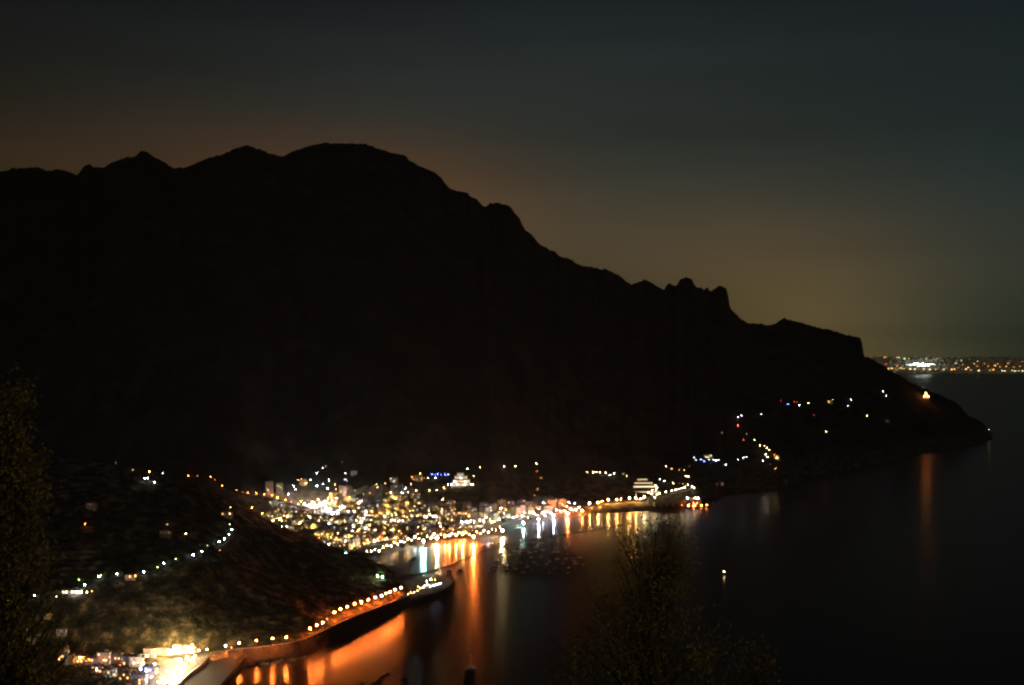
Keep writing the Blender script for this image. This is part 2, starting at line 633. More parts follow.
# ------------------------------------------------------------------ far coast across the gulf
fg = []
for j in range(30):
    D = 28800 + 9000 * (j / 29) ** 1.3
    row = []
    for i in range(70):
        px = 780 + i * 5.0
        t = (D - 28800) / 9000
        z = -3 if j == 0 else 3 + 400 * max(0, t - .03) ** .9 * (1 + .10 * fbm(px * 40, D, 3500, 4, 2))
        row.append(Vector((D * (px - CX) / F, D, z)))
    fg.append(row)
terrain('far_coast', fg, M_FARLAND, register=False)
FBVH = BVHTree.FromPolygons([tuple(p) for r_ in fg for p in r_],
                            [(r_ * 70 + c, r_ * 70 + c + 1, (r_ + 1) * 70 + c + 1, (r_ + 1) * 70 + c) for r_ in range(29) for c in range(69)])


# ------------------------------------------------------------------ roads, beach, quay
def ribbon(name, pts, width, mat, lift=.3, skirt=3.0, zfix=None):
    pts = [Vector(p) for p in pts]
    fine = []
    for a, b in zip(pts, pts[1:]):
        n = max(1, int((b - a).length / 8))
        fine += [a.lerp(b, k / n) for k in range(n)]
    fine.append(pts[-1])
    # smooth
    for _ in range(3):
        fine = [fine[0]] + [(fine[i - 1] + fine[i] * 2 + fine[i + 1]) / 4 for i in range(1, len(fine) - 1)] + [fine[-1]]
    zz = [(ground(p.x, p.y) if zfix is None else zfix(p)) for p in fine]
    for _ in range(4):
        zz = [zz[0]] + [(zz[i - 1] + 2 * zz[i] + zz[i + 1]) / 4 for i in range(1, len(zz) - 1)] + [zz[-1]]
    vs, fs = [], []
    for i, p in enumerate(fine):
        t = fine[min(i + 1, len(fine) - 1)] - fine[max(i - 1, 0)]
        t.z = 0
        t.normalize()
        n = Vector((-t.y, t.x, 0)) * (width / 2)
        z = zz[i] + lift
        a, b = p + n, p - n
        vs += [(a.x, a.y, z - skirt), (a.x, a.y, z), (b.x, b.y, z), (b.x, b.y, z - skirt)]
    for i in range(len(fine) - 1):
        for k in range(3):
            fs.append((i * 4 + k, i * 4 + k + 1, i * 4 + 4 + k + 1, i * 4 + 4 + k))
    o = MB().add(vs, fs).build(name, mat)
    tag(o, kind='structure')
    return o, [Vector((p.x, p.y, z + lift)) for p, z in zip(fine, zz)]


# cliff road
pts = []
for i in range(45):
    px = 200 + i * 4.75
    D, z = interp(RD, px), interp(RZ, px)
    pts.append(col(px, D + .5, z))
_, cliff_line = ribbon('coast_road', pts, 9.0, M_ASPH, .06, 1.0, zfix=lambda p: ground(p.x, p.y))
# parapet on the sea side of the cliff road
pm = MB()
for a, b in zip(cliff_line[2:], cliff_line[3:]):
    t = (b - a).normalized()
    n = Vector((t.y, -t.x, 0)) * 5.0
    a2, b2 = a + n, b + n
    c = (a2 + b2) / 2
    pm.box((c.x, c.y, c.z + .35), ((b2 - a2).length + .02, .45, .9), math.atan2(t.y, t.x))
tag(pm.build('parapet_wall', M_STONE), 'low stone parapet along the seaward edge of the orange lit cliff road', 'wall')

# beach and promenade in front of the main town
beach_px = [386 + 3.0 * i for i in range(67)]


def beach_pt(px, t):
    a, b = coast_pt(px - 4), coast_pt(px + 4)
    d = (b - a).normalized()
    n = Vector((-d.y, d.x, 0))
    if n.y < 0:
        n = -n
    return coast_pt(px) + n * t, math.atan2(d.y, d.x)


bg = []
for t in (-10, 0, 12, 30, 46, 56):
    row = []
    for px in beach_px:
        k = interp([(386, 1.0), (470, .9), (500, .6), (585, .45)], px)
        p, _ = beach_pt(px, t * k)
        p.z = max(ground(p.x, p.y), -.6) + .45 if t > -10 else -1.5
        row.append(p)
    bg.append(row)
terrain('beach', bg, M_SAND, register=False)
PROM = []
for px in beach_px:
    k = interp([(386, 66), (470, 60), (500, 44), (585, 36)], px)
    PROM.append(beach_pt(px, k)[0])
for _ in range(3):
    PROM = [PROM[0]] + [(PROM[i - 1] + PROM[i] + PROM[i + 1]) / 3 for i in range(1, len(PROM) - 1)] + [PROM[-1]]
_, prom_line = ribbon('promenade', PROM, 17.0, M_PAVE, .9, 2.5)


def pxroad(name, lst, width, mat, lift=.4, skirt=3.5):
    pts = [hit(a, b) for a, b in lst]
    return ribbon(name, [p for p in pts if p is not None], width, mat, lift, skirt)


_, r_right = pxroad('coast_road', [(583, 507), (590, 504.8), (600, 503.6), (612, 502.4), (624, 501.2), (636, 500.2), (648, 498.2), (660, 495.8), (672, 493), (684, 490), (693, 488)], 11, M_CONC, 1.2, 9)
pxroad('road', [(188, 478), (211, 479.5), (222, 488), (237, 492), (248, 495), (264, 497), (278, 500), (292, 504), (300, 506), (318, 511)], 9, M_ASPH)
pxroad('road', [(318, 511), (345, 513), (362, 514), (380, 515.5), (404, 518)], 11, M_CONC)
pxroad('road', [(4, 603), (32, 600), (60, 597), (84, 588), (99, 580), (118, 577), (144, 575), (165, 567), (193, 558.5), (203, 554), (219, 545.5), (226, 541), (231, 536), (233, 530), (230, 522), (228, 516)], 7, M_ASPH)
pxroad('road', [(660, 468), (672, 467.5), (690, 465.5), (706, 464), (722, 462), (738, 461), (750, 458), (763, 462), (772, 452), (766, 446), (756, 441), (746, 434), (738, 426), (736, 418), (748, 415.5), (762, 415), (778, 411), (800, 408.5), (822, 408), (850, 406.5), (870, 397.5), (888, 396)], 8, M_ASPH)

# quay ramp and floodlit square of the nearer village
def slab(name, pix, z, thick, mat):
    vs_ = [on_z(a, b, z) for a, b in pix]
    n = len(vs_)
    mb = MB().add([(p.x, p.y, z) for p in vs_] + [(p.x, p.y, z - thick) for p in vs_], [tuple(range(n))[::-1]] + [(i, (i + 1) % n, n + (i + 1) % n, n + i) for i in range(n)])
    return tag(mb.build(name, mat), kind='structure')


SQZ = 9.6
slab('town_square', [(150, 672), (156, 661), (166, 653.5), (180, 650.2), (200, 650.0), (214, 650.6), (208, 658), (199, 667), (189, 674), (178, 685), (172, 697), (150, 697)], SQZ, 12, M_PAVE)
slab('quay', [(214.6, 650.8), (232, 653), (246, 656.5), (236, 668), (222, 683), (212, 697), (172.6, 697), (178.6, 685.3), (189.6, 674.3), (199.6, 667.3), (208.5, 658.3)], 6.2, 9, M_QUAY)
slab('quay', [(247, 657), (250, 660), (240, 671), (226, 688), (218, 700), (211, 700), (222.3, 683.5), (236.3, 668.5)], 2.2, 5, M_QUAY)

# low wall and bollards along the seaward edge of the quay
qa = [on_z(a, b, 6.2) for a, b in ((246, 656.8), (236, 668.2), (222, 683.2), (213, 695))]
qm = MB()
for a, b in zip(qa, qa[1:]):
    t = b - a
    c = (a + b) / 2
    qm.box((c.x, c.y, 6.6), (t.length - .03, .6, .8), math.atan2(t.y, t.x))
tag(qm.build('quay_wall', M_ROCK), 'low wall along the seaward edge of the pale quay', 'wall')
BOL = MB().lathe([(.45, 0), (.40, .9), (.60, 1.0), (.55, 1.3), (.2, 1.45)], 8).mesh('bollard')
BOL.materials.append(M_METAL)
for i in range(7):
    t = (i + .5) / 7
    p = on_z(244 - 27 * t, 659.5 + 30 * t, 2.2)
    o = link('bollard', BOL, M_METAL, loc=(p.x, p.y, 2.2))
    tag(o, f'dark mooring bollard on the lower quay edge, {ordinal(i + 1)} from the cliff road', 'bollard', 'bollards on the quay')

# paved ground of the town
tgm = MB()
TGP = [(240, 497), (275, 492), (300, 492), (345, 492), (372, 486), (412, 488), (422, 497), (470, 504), (500, 505), (540, 500), (584, 501), (590, 506), (576, 512), (560, 514.5), (540, 520), (510, 526.5), (490, 532), (450, 536), (410, 543), (385, 549), (365, 555), (345, 556), (325, 549), (300, 537), (275, 526), (255, 514)]


def in_poly(x, y, P):
    r = False
    for i in range(len(P)):
        (x1, y1), (x2, y2) = P[i], P[i - 1]
        if (y1 > y) != (y2 > y) and x < (x2 - x1) * (y - y1) / (y2 - y1) + x1:
            r = not r
    return r


gzc = {}
for i in range(120):
    for j in range(120):
        x, y = -780 + i * 9.0, 2330 + j * 9.0
        g = ground(x + 4.5, y + 4.5)
        q = to_px((x + 4.5, y + 4.5, g))
        if g > 1.2 and in_poly(q[0], q[1], TGP):
            vs_ = []
            for (a, b) in ((0, 0), (9, 0), (9, 9), (0, 9)):
                k = (x + a, y + b)
                if k not in gzc:
                    gzc[k] = ground(*k) + .35
                vs_.append((k[0], k[1], gzc[k]))
            tgm.quad(*vs_)
tag(tgm.build('pavement', M_TOWN), kind='structure')

# ------------------------------------------------------------------ lamps
POLE = {}
HEAD = {}


def pole_mesh(H, kind='street_lamp'):
    if (H, kind) not in POLE:
        if kind == 'house_lantern':          # short square post with a hood
            m = MB().box((0, 0, H / 2 - .2), (.22, .22, H - .4)).box((0, 0, .15), (.5, .5, .3)).box((0, 0, H - .1), (.5, .5, .12))
        elif kind == 'promenade_lamp':       # cast column with a fluted base and a collar
            m = MB().lathe([(.42, 0), (.40, .5), (.24, .7), (.20, 1.6), (.13, 1.7), (.10, H - .5), (.20, H - .42), (.10, H - .3), (.24, H - .08)], 8)
        else:
            m = MB().lathe([(.30, 0), (.28, .4), (.14, .5), (.09, H - .3), (.16, H - .2), (.18, H - .05)], 8)
        POLE[(H, kind)] = m.mesh(kind)
        POLE[(H, kind)].materials.append(M_METAL)
    return POLE[(H, kind)]


def head_mesh(r):
    if r not in HEAD:
        HEAD[r] = MB().ball((0, 0, 0), r, 7, 4).mesh('lamp_head')
        HEAD[r].materials.append(emit(WHITE, 100))
    return HEAD[r]


LAMPS = []
STR = {0: (.40, 8), 1: (.42, 20), 2: (.48, 55), 3: (.52, 130), 4: (.58, 400), 5: (.62, 2900), 6: (.75, 6000), 7: (.85, 18000)}


def shield_mesh(r):  # shell added behind the head to keep its light off the hill
    k = ('shield', r)
    if k not in HEAD:
        m = MB()
        for i in range(11):
            q = math.radians(-22) + math.radians(224) * (i + .5) / 11
            m.box(((r + .22) * math.cos(q), (r + .22) * math.sin(q), 0), (.06, (r + .25) * .42, 2 * r + .5), q)
        m.box((0, r * .5, r + .28), (2 * r + .5, r + .5, .06))
        HEAD[k] = m.mesh('lamp_shield')
        HEAD[k].materials.append(M_METAL)
    return HEAD[k]


def shade_mesh():
    if 'shade' not in HEAD:
        m = MB().lathe([(.95, -.75), (.80, -.1), (.45, .55), (.2, .75)], 10)
        m.f = [f for f in m.f if not (len(f) == 10 and min(f) == 0)]     # open below
        HEAD['shade'] = m.mesh('lamp_shade')
        HEAD['shade'].materials.append(M_METAL)
    return HEAD['shade']


def lamp(foot, color, s, H, label, group, name='street_lamp', cat='street lamp', boost=1.0, shield=False, hood=False):
    r, L_ = (.45, 15000) if hood else STR[s]
    if boost >= 1:
        L_ *= boost if s >= 5 else 1 + (boost - 1) * .12
    else:
        L_ *= boost
    o = link(name, pole_mesh(H, name), M_METAL, loc=foot)
    tag(o, label, cat, group)
    link('lamp_head', head_mesh(r), emit(color, L_), o, loc=(0, 0, H + r * .8))
    if hood:
        link('lamp_shade', shade_mesh(), M_METAL, o, loc=(0, 0, H + r * .8))
    if shield:
        link('lamp_shield', shield_mesh(r), M_METAL, o, loc=(0, 0, H + r * .8))
    LAMPS.append((foot.x, foot.y, foot.z + H + r * .8))
    return o


def lamp_row(lst, place, group, H=7.0, name='street_lamp', cat='street lamp', default=WARM, end='west end', boost=1.0, shield=False):
    """lst of (px, py, colour, size); the label counts along the row."""
    lst = sorted([(e + (default, 2)[len(e) - 2:]) if len(e) < 4 else e for e in lst], key=lambda e: e[0])
    cnt = {}
    for e in lst:
        foot = place_head(e[0], e[1], H + .5)
        if foot is None:
            print('LAMP MISS', e)
            continue
        cname = CN[e[2]]
        cnt[cname] = cnt.get(cname, 0) + 1
        lamp(foot, e[2], e[3], H, f'{cname} lamp {place}, {ordinal(cnt[cname])} such from {end}', group, name, cat, boost, shield)


# cliff road
CL = [(225.6, 645.7), (239.3, 643), (256.7, 640.4), (272.4, 638.5), (286.3, 637.3), (310, 628.5), (316.8, 625.2), (322.7, 622.6), (334.4, 612.3),
      (340.3, 609.1), (347.3, 606.8), (354.6, 603.8), (361.4, 602.1), (368.5, 599.7), (375.3, 597.4), (381.7, 595.6), (385.8, 593.5), (390.1, 591.9),
      (395.2, 589.5), (401.1, 587.6)]
lamp_row([(a, b, ORANGE, 5) for a, b in CL] + [(327.2, 618.9, AMBER, 1), (231.5, 647.5, AMBER, 1)], 'on the cliff road', 'lamps along the cliff road', 9.5, end='village end', shield=True)

# hill road over the headland
lamp_row([(8.2, 600.1, GREEN, 1), (29.4, 598, WARM, 2), (34.6, 595.2, COOL, 3), (56.4, 596.4, GREEN, 1), (84.7, 584.7, COOL, 3), (98.8, 576.6, COOL, 3), (101, 575, WARM, 1), (117, 573.7, COOL, 3),
          (127.8, 575.7, AMBER, 1), (135, 575.5, AMBER, 2), (143.8, 571.7, COOL, 3), (157.5, 567, GREEN, 1), (164, 563.1, COOL, 3), (175.7, 558.8, GREEN, 1), (193.1, 554.9, COOL, 3),
          (201.9, 551.1, COOL, 3), (207.4, 545.2, GREEN, 0), (219.1, 541.7, COOL, 3), (224.6, 538.8, COOL, 3), (229.1, 534.3, COOL, 2), (232, 529.8, COOL, 3), (229.7, 524.1, GREEN, 1),
          (219.7, 550, AMBER, 0), (230.5, 507.1, WARM, 1), (227.6, 514.7, WARM, 3), (222.7, 513.9, AMBER, 1), (79, 579.5, GREEN, 1), (76, 592, WHITE, 3), (81, 592.5, WHITE, 3), (87, 592, WARM, 2), (92, 591, AMBER, 1), (66, 591, AMBER, 1)],
         'on the road over the headland', 'lamps along the headland road', 5.0, end='its lower end')
lamp_row([(185.9, 533.5, WARM, 2), (167.3, 524.3, WARM, 0), (115, 462.6, GREEN, 0), (133, 469.7, WARM, 0), (149.3, 471.4, WARM, 2), (162.8, 472.8, WHITE, 2), (144.8, 478.1, COOL, 3),
          (148, 478, WHITE, 2), (154.6, 482.2, COOL, 2), (85.1, 523.9, ORANGE, 2), (49, 613, WHITE, 0), (12, 628, AMBER, 0), (24, 627, AMBER, 0), (4, 640, ORANGE, 0), (62, 629, ORANGE, 0)],
         'on the dark slope above the nearer village', 'scattered lamps on the near slope', 4.0, name='house_lantern', cat='lantern', end='the left')
# descending road
lamp_row([(188.4, 475.8, ORANGE, 3), (197.6, 475.8, ORANGE, 1), (210.7, 476.8, ORANGE, 3), (214.8, 479.7, ORANGE, 1), (222.1, 485.6, ORANGE, 3), (236.8, 489.9, ORANGE, 2), (243, 492.3, ORANGE, 1), (247.9, 492.8, ORANGE, 3),
          (256.3, 493.2, ORANGE, 3), (264.1, 494.4, ORANGE, 3), (272, 495.3, ORANGE, 3), (277.3, 497.7, ORANGE, 4), (285.7, 499.5, ORANGE, 4), (291.5, 502, ORANGE, 2), (298.4, 503.8, ORANGE, 3), (301, 501.5, AMBER, 3)],
         'on the road sloping down into town', 'orange lamps on the descending road', 7.0, end='the top')
# central square, overexposed
lamp_row([(304.5, 504, WHITE, 5), (309, 505.5, WHITE, 5), (313, 503, WARM, 5), (316, 507, WHITE, 5), (320, 504, WARM, 5), (324, 502, WHITE, 5), (326, 507.5, WHITE, 5), (330, 510, WHITE, 5), (333, 513.5, WHITE, 5),
          (337.4, 511.7, WHITE, 5), (332, 501, AMBER, 4), (318, 499.5, AMBER, 4), (336.5, 498, WARM, 4), (328, 498.5, WARM, 3), (341, 508, WARM, 5), (344, 507, WARM, 4)],
         'round the town car park', 'lamps round the town car park', 8.0)
lamp_row([(348, 511.2, WARM, 3), (354, 511.5, WARM, 3), (360, 511.8, WHITE, 3), (366, 511.5, WHITE, 4), (365.5, 515, WHITE, 3), (364, 518, WHITE, 3), (361, 521.5, WHITE, 4), (372, 511, AMBER, 2), (380, 512.5, AMBER, 2),
          (388, 513.5, AMBER, 2), (396, 514.5, AMBER, 2), (404, 516, AMBER, 2), (385, 516, WHITE, 3), (385, 522.5, WHITE, 2), (395, 520.2, WHITE, 3), (399, 520.6, COOL, 3), (403, 520.8, WHITE, 3), (392, 520, COOL, 2)],
         'on the main street behind the promenade', 'lamps on the main street', 7.0)
# hillside quarter behind the town
lamp_row([(316.7, 473.3, COOL, 3), (322.7, 467.8, WHITE, 2), (325.5, 466, WARM, 1), (310.5, 480, COOL, 3), (316.8, 485.6, COOL, 3), (322.8, 484, WHITE, 2), (327.8, 488.3, COOL, 4), (329, 480, WHITE, 3),
          (345.6, 473.2, WHITE, 2), (345.3, 479.3, COOL, 2), (347, 480.5, WHITE, 1), (293.8, 486, COOL, 3), (295.6, 489.3, WHITE, 2), (298, 480, AMBER, 2), (301.5, 479, AMBER, 2), (306.7, 483.2, WARM, 2), (288.5, 494, VIOLET, 3),
          (354.8, 490.4, GREEN, 1), (376.6, 484.3, AMBER, 2), (377.5, 487.2, WARM, 2), (385.3, 483.3, AMBER, 2), (390.7, 492.6, WARM, 3), (386.5, 493.5, AMBER, 1), (405.6, 488.4, VIOLET, 3), (402.3, 493, WHITE, 3), (408, 492.2, WARM, 2),
          (411, 484, WARM, 2), (335, 484.5, AMBER, 2), (336, 489, AMBER, 2), (342, 462, AMBER, 0), (361, 501.2, VIOLET, 3), (371, 493, AMBER, 0), (363.5, 494, AMBER, 1), (370, 493.2, AMBER, 1), (390, 497, GREEN, 0), (378, 500.6, CYAN, 0)],
         'in the hillside quarter', 'lamps in the hillside quarter', 5.0, name='house_lantern', cat='lantern')
lamp_row([(287.4, 516.6, WARM, 4), (280.3, 519.1, WARM, 4), (273, 520.8, AMBER, 4), (262, 513.5, AMBER, 3), (252, 507.5, AMBER, 3), (300, 523, WARM, 4), (310, 517, WARM, 4), (282, 526.6, COOL, 2), (286.7, 526.6, COOL, 2), (328.8, 523.7, COOL, 3), (328.8, 544.2, COOL, 3), (345.4, 540.9, VIOLET, 3),  # some amber and warm lamps here are added to light the slope nearby
          (374.6, 540.9, CYAN, 4), (353.5, 526.4, WHITE, 3), (352.3, 530.8, WHITE, 2), (345.7, 552.8, CYAN, 2), (315, 521, WARM, 2), (319, 520.5, WARM, 2), (358, 531, AMBER, 3), (366, 528, WHITE, 3), (370, 524.5, AMBER, 2), (356, 520.5, WHITE, 2),
          (322, 534, AMBER, 2), (319, 537.7, ORANGE, 2), (327.5, 534.2, AMBER, 2), (331, 537.3, AMBER, 2), (336, 537.5, AMBER, 1), (338, 533, WARM, 2), (367, 540, AMBER, 2), (360, 546, AMBER, 1), (340, 546, AMBER, 1), (349, 535, AMBER, 2), (352, 548, GREEN, 1), (384, 533, AMBER, 2), (399, 531, AMBER, 2),
          (411, 525.5, WARM, 2), (430, 514.8, WHITE, 3), (427, 517, WARM, 3), (433, 516.5, WHITE, 3), (436, 517, WHITE, 3), (429, 510.5, WARM, 2), (425, 516.7, WHITE, 2), (439, 523, WARM, 3), (440.5, 526, WHITE, 3), (451.3, 525, COOL, 4), (448, 519, GREEN, 1), (469, 516.5, AMBER, 2), (455, 509, AMBER, 1), (410, 510.8, WARM, 1), (395, 508.7, AMBER, 1), (418, 515.3, AMBER, 2), (425, 528, AMBER, 2)],
         'among the town houses', 'lamps among the town houses', 8.0, name='house_lantern', cat='lantern')
# promenade
PR = [(363.3, 552.3, WARM, 3), (367, 551.2, WARM, 2), (371.6, 551.0, WARM, 3), (375, 549.5, VIOLET, 2), (379, 551, WARM, 3), (383, 547, AMBER, 3), (387, 545.5, WARM, 3), (391, 545.8, WHITE, 3), (394, 542.5, AMBER, 4), (397.5, 544, WARM, 3), (401, 541.5, VIOLET, 3), (404, 542, AMBER, 4),
      (408, 539, WARM, 4), (411.5, 540, WARM, 3), (415, 537, WHITE, 4), (419, 538.5, AMBER, 3), (423.5, 541, CYAN, 6), (427, 536.5, WARM, 3), (431, 538, WARM, 4), (434, 534, WARM, 4), (437, 538, WARM, 6), (441, 534.5, AMBER, 4), (445, 536, ORANGE, 5), (449, 535.5, ORANGE, 5), (452, 533.5, AMBER, 4),
      (456, 535, ORANGE, 5), (459, 532.8, AMBER, 4), (462.5, 534, AMBER, 5), (466, 533, ORANGE, 4), (469.5, 534.5, AMBER, 4), (473.5, 537, ORANGE, 7), (477, 532, AMBER, 4), (480.5, 533.5, ORANGE, 4), (484, 530.5, VIOLET, 3), (488.3, 532, WHITE, 4), (492, 529, WARM, 3), (496, 530, AMBER, 3), (500, 527.5, ORANGE, 4), (502.5, 530.5, WARM, 6)]
lamp_row(PR, 'on the beach promenade', 'lamps along the beach promenade', 11.0, boost=6.0, shield=True, name='promenade_lamp', cat='promenade lamp')
lamp_row([(462, 522, WHITE, 4), (466, 521.8, WHITE, 3), (470, 521.7, VIOLET, 3), (474, 522, WHITE, 3), (480, 520.5, WHITE, 3), (483.5, 521, WHITE, 4), (486.5, 517.5, WHITE, 3), (490, 520, WARM, 3), (494, 521.5, AMBER, 3), (498.6, 519.6, WHITE, 3), (501, 507.8, VIOLET, 4), (508.4, 517, WHITE, 3), (511.3, 504, WARM, 2),
          (513.3, 517.6, WHITE, 3), (517, 516, WHITE, 3), (522, 515.7, WHITE, 4), (523.5, 523.3, CYAN, 5), (528, 517.5, WARM, 3), (533.8, 513, WHITE, 4), (538.7, 519, WHITE, 5), (537, 515, WARM, 3), (542.6, 512.7, WHITE, 4), (543.6, 502.9, WHITE, 3), (547.5, 511.7, WHITE, 3), (545, 515.5, WHITE, 3), (551, 513, WARM, 3), (554, 515.2, COOL, 5), (557, 510, WHITE, 3),
          (560, 511, AMBER, 3), (565.1, 511, WHITE, 4), (569, 502.4, WHITE, 3), (571, 508.8, WHITE, 3), (574.6, 503.2, WHITE, 3), (578.8, 507, WHITE, 4), (567, 506.5, WARM, 3), (568, 513.5, ORANGE, 6), (576, 510, WARM, 3), (582, 510.5, ORANGE, 5), (506, 510, AMBER, 2), (504, 513, WARM, 3)],
         'on the eastern seafront', 'lamps along the eastern seafront', 8.0, boost=4.2)
# road on the eastern shore
lamp_row([(589.8, 503, AMBER, 5), (598, 502.3, AMBER, 5), (602.1, 500.8, AMBER, 4), (608.1, 499.8, AMBER, 5), (616.5, 499.5, AMBER, 5), (620.9, 499, AMBER, 4), (629.3, 498, AMBER, 5), (636.1, 498, AMBER, 5), (636.1, 494, WARM, 1), (644.3, 496.9, WARM, 5), (648.4, 492.4, WARM, 3), (652, 494.3, WARM, 4), (657.2, 494.3, WARM, 3),
          (659.6, 493.2, WARM, 3), (665.9, 492, WARM, 4), (671.8, 490.7, WARM, 3), (675.7, 489.7, WARM, 4), (679.1, 488.8, WARM, 3), (682.1, 488, WARM, 4), (685, 487.3, WARM, 3), (688, 484.6, WARM, 3), (691.9, 486.3, WHITE, 4), (694, 487.6, WARM, 3), (640.5, 499, WARM, 4), (655, 497.5, WARM, 4)],
         'on the walled road leaving town', 'lamps on the walled shore road', 8.0, boost=2.0, shield=True)
lamp_row([(660, 479, WHITE, 2), (664, 481, WHITE, 3), (673.3, 483.2, WARM, 3), (683, 483.6, AMBER, 1), (679, 483.5, AMBER, 0), (686, 476, WARM, 3), (688.7, 476.5, WARM, 3), (666, 466.5, WARM, 3), (671.8, 468.9, AMBER, 2), (679.1, 469.9, AMBER, 1), (684.5, 469.9, AMBER, 2), (719.7, 481.4, AMBER, 2), (717, 484, ORANGE, 0), (721, 484.5, ORANGE, 0),
          (694, 457.3, COOL, 2), (696, 460, COOL, 2), (701, 459.5, COOL, 2), (704, 461, BLUE, 3), (709, 459.5, COOL, 2), (713, 460, COOL, 2), (716, 460.2, COOL, 3), (718.3, 460, WHITE, 2), (725.6, 464.3, WHITE, 3), (737.8, 459.4, WHITE, 2), (746.4, 456.7, WHITE, 2), (743.5, 457.8, WHITE, 2), (722, 432.6, GREEN, 0), (689, 466.5, AMBER, 0)],
         'on the slope above the shore road', 'lamps on the eastern slope', 5.0, boost=.9, name='house_lantern', cat='lantern')
# hotel on the slope
lamp_row([(432, 474, BLUE, 3), (435, 474.8, BLUE, 2), (437.7, 474.2, BLUE, 3), (441, 474.6, BLUE, 2), (445, 474.6, BLUE, 3), (448, 474.3, BLUE, 3), (435.5, 478, CYAN, 3), (420.4, 473.7, AMBER, 3), (412, 477, AMBER, 2), (416, 477, AMBER, 2), (424.3, 477.5, AMBER, 1), (428, 478, WARM, 2),
          (416.4, 490.5, WARM, 3), (429.5, 490, WARM, 3), (437, 490, WARM, 3), (444, 488, AMBER, 3), (442.5, 499, WARM, 3), (479.9, 467, WARM, 3), (473.5, 476, WARM, 2), (467.2, 468.6, WARM, 3), (447.8, 484.5, COOL, 3), (473, 484.5, WARM, 3)],
         'round the floodlit hotel on the slope', 'lamps round the floodlit hotel', 4.5, name='house_lantern', cat='lantern')
lamp_row([(504, 466.2, WARM, 3), (515.5, 466.2, WARM, 3), (536.3, 463.2, WARM, 3), (587, 471.8, WARM, 2), (593.3, 472.6, WARM, 3), (596.7, 472, WARM, 3), (600, 472.1, WARM, 3), (605.7, 472.6, WARM, 3), (610.2, 474.9, COOL, 3), (614, 473.6, WARM, 3), (623.4, 473.6, GREEN, 1), (626.8, 475.8, WARM, 2),
          (537, 471, ORANGE, 1), (541, 478, AMBER, 1), (538, 489, AMBER, 1), (534.5, 495, AMBER, 1)],
         'on the dark hill road above town', 'lamps on the hill road', 5.0)
# the road along the far cape
lamp_row([(738.2, 417, WHITE, 3), (741.5, 415.5, WHITE, 2), (761, 414.2, WHITE, 2), (737.8, 425.4, RED, 3), (743.5, 439.5, RED, 2), (754.6, 439.9, GREEN, 2), (746.4, 433.6, WARM, 1), (759.5, 445, WARM, 3), (764.5, 446, WARM, 3), (767, 447.8, WARM, 3), (769, 450, WARM, 3), (766, 454.1, WHITE, 3), (767.5, 457, WARM, 3), (763.4, 460.4, WHITE, 3),
          (774.8, 455, ORANGE, 3), (777.1, 457.7, WARM, 3), (775.6, 468.2, AMBER, 2), (770, 464, AMBER, 0), (788.1, 403.9, BLUE, 3), (799.3, 405.2, WHITE, 3), (808.6, 403.3, WARM, 3), (794, 401.8, RED, 1), (797, 402, ORANGE, 1), (780.7, 401, RED, 1), (832.5, 399.4, AMBER, 2), (828.2, 401.3, AMBER, 2), (851.1, 399.4, WHITE, 3),
          (847.8, 405.8, WHITE, 3), (883, 390.9, WHITE, 3), (886.5, 395.4, WHITE, 3), (866.8, 415.4, GREEN, 3), (887.3, 420.9, GREEN, 1), (826, 431.6, WARM, 3), (813.5, 414.6, RED, 1), (786, 481, BLUE, 0), (989, 429.5, WARM, 3)],
         'on the dark cape beyond town', 'lamps on the cape', 6.0, boost=.9)

# ------------------------------------------------------------------ buildings
WIN_ON = MB().box((0, 0, 0), (1.5, .16, 1.9)).mesh('window')
WIN_ON.materials.append(M_GLASSD)
PROTO = {}


def body_proto(w, d, st, roof):
    """wall mesh, roof mesh of a house w x d with st storeys, origin at the ground in the middle; front = -y"""
    k = (w, d, st, roof)
    if k in PROTO:
        return PROTO[k]
    h = 3.2 * st + .4
    a = MB()
    a.box((0, 0, h / 2 - 2), (w, d, h + 4))
    for s in range(1, st):
        a.box((0, 0, 3.2 * s + .1), (w + .3, d + .3, .22))
    a.box((0, 0, h + .1), (w + .7, d + .7, .3))
    for s in range(1, st):                       # balcony slabs with solid fronts
        for bx in (-w * .27, w * .27):
            a.box((bx, -d / 2 - .75, 3.2 * s + .28), (w * .30, 1.5, .18))
            a.box((bx, -d / 2 - 1.45, 3.2 * s + .75), (w * .30, .1, .8))
    rf = MB()
    if roof == 'hip':
        o, e = .6, h + .26
        hw, hd = w / 2 + o, d / 2 + o
        rr = max(w - d, 0) / 2
        top = e + min(w, d) * .28
        rf.add([(-hw, -hd, e), (hw, -hd, e), (hw, hd, e), (-hw, hd, e), (-rr, 0, top), (rr, 0, top)],
               [(0, 1, 5, 4), (1, 2, 5), (2, 3, 4, 5), (3, 0, 4), (3, 2, 1, 0)])
    else:
        rf.box((0, 0, h + .40), (w - .5, d - .5, .30))
        rf.box((w * .18, d * .1, h + 1.75), (w * .26, d * .35, 2.4))
        for sx in (-1, 1):
            rf.box((sx * (w / 2 - .1), 0, h + .65), (.2, d, .8))
        for sy in (-1, 1):
            rf.box((0, sy * (d / 2 - .1), h + .65), (w - .42, .2, .8))
    PROTO[k] = (a.mesh('wall'), rf.mesh('roof'), h)
    PROTO[k][0].materials.append(WALLS['cream'])
    PROTO[k][1].materials.append(M_TILE if roof == 'hip' else M_FLATROOF)
    return PROTO[k]


WINCOL = [((1.0, .60, .20), 2.0), ((1.0, .74, .40), 2.6), ((1.0, .46, .12), 1.6), ((.85, .95, 1.0), 2.4), ((1.0, .64, .24), 4.0), ((1.0, .8, .5), 6.0)]


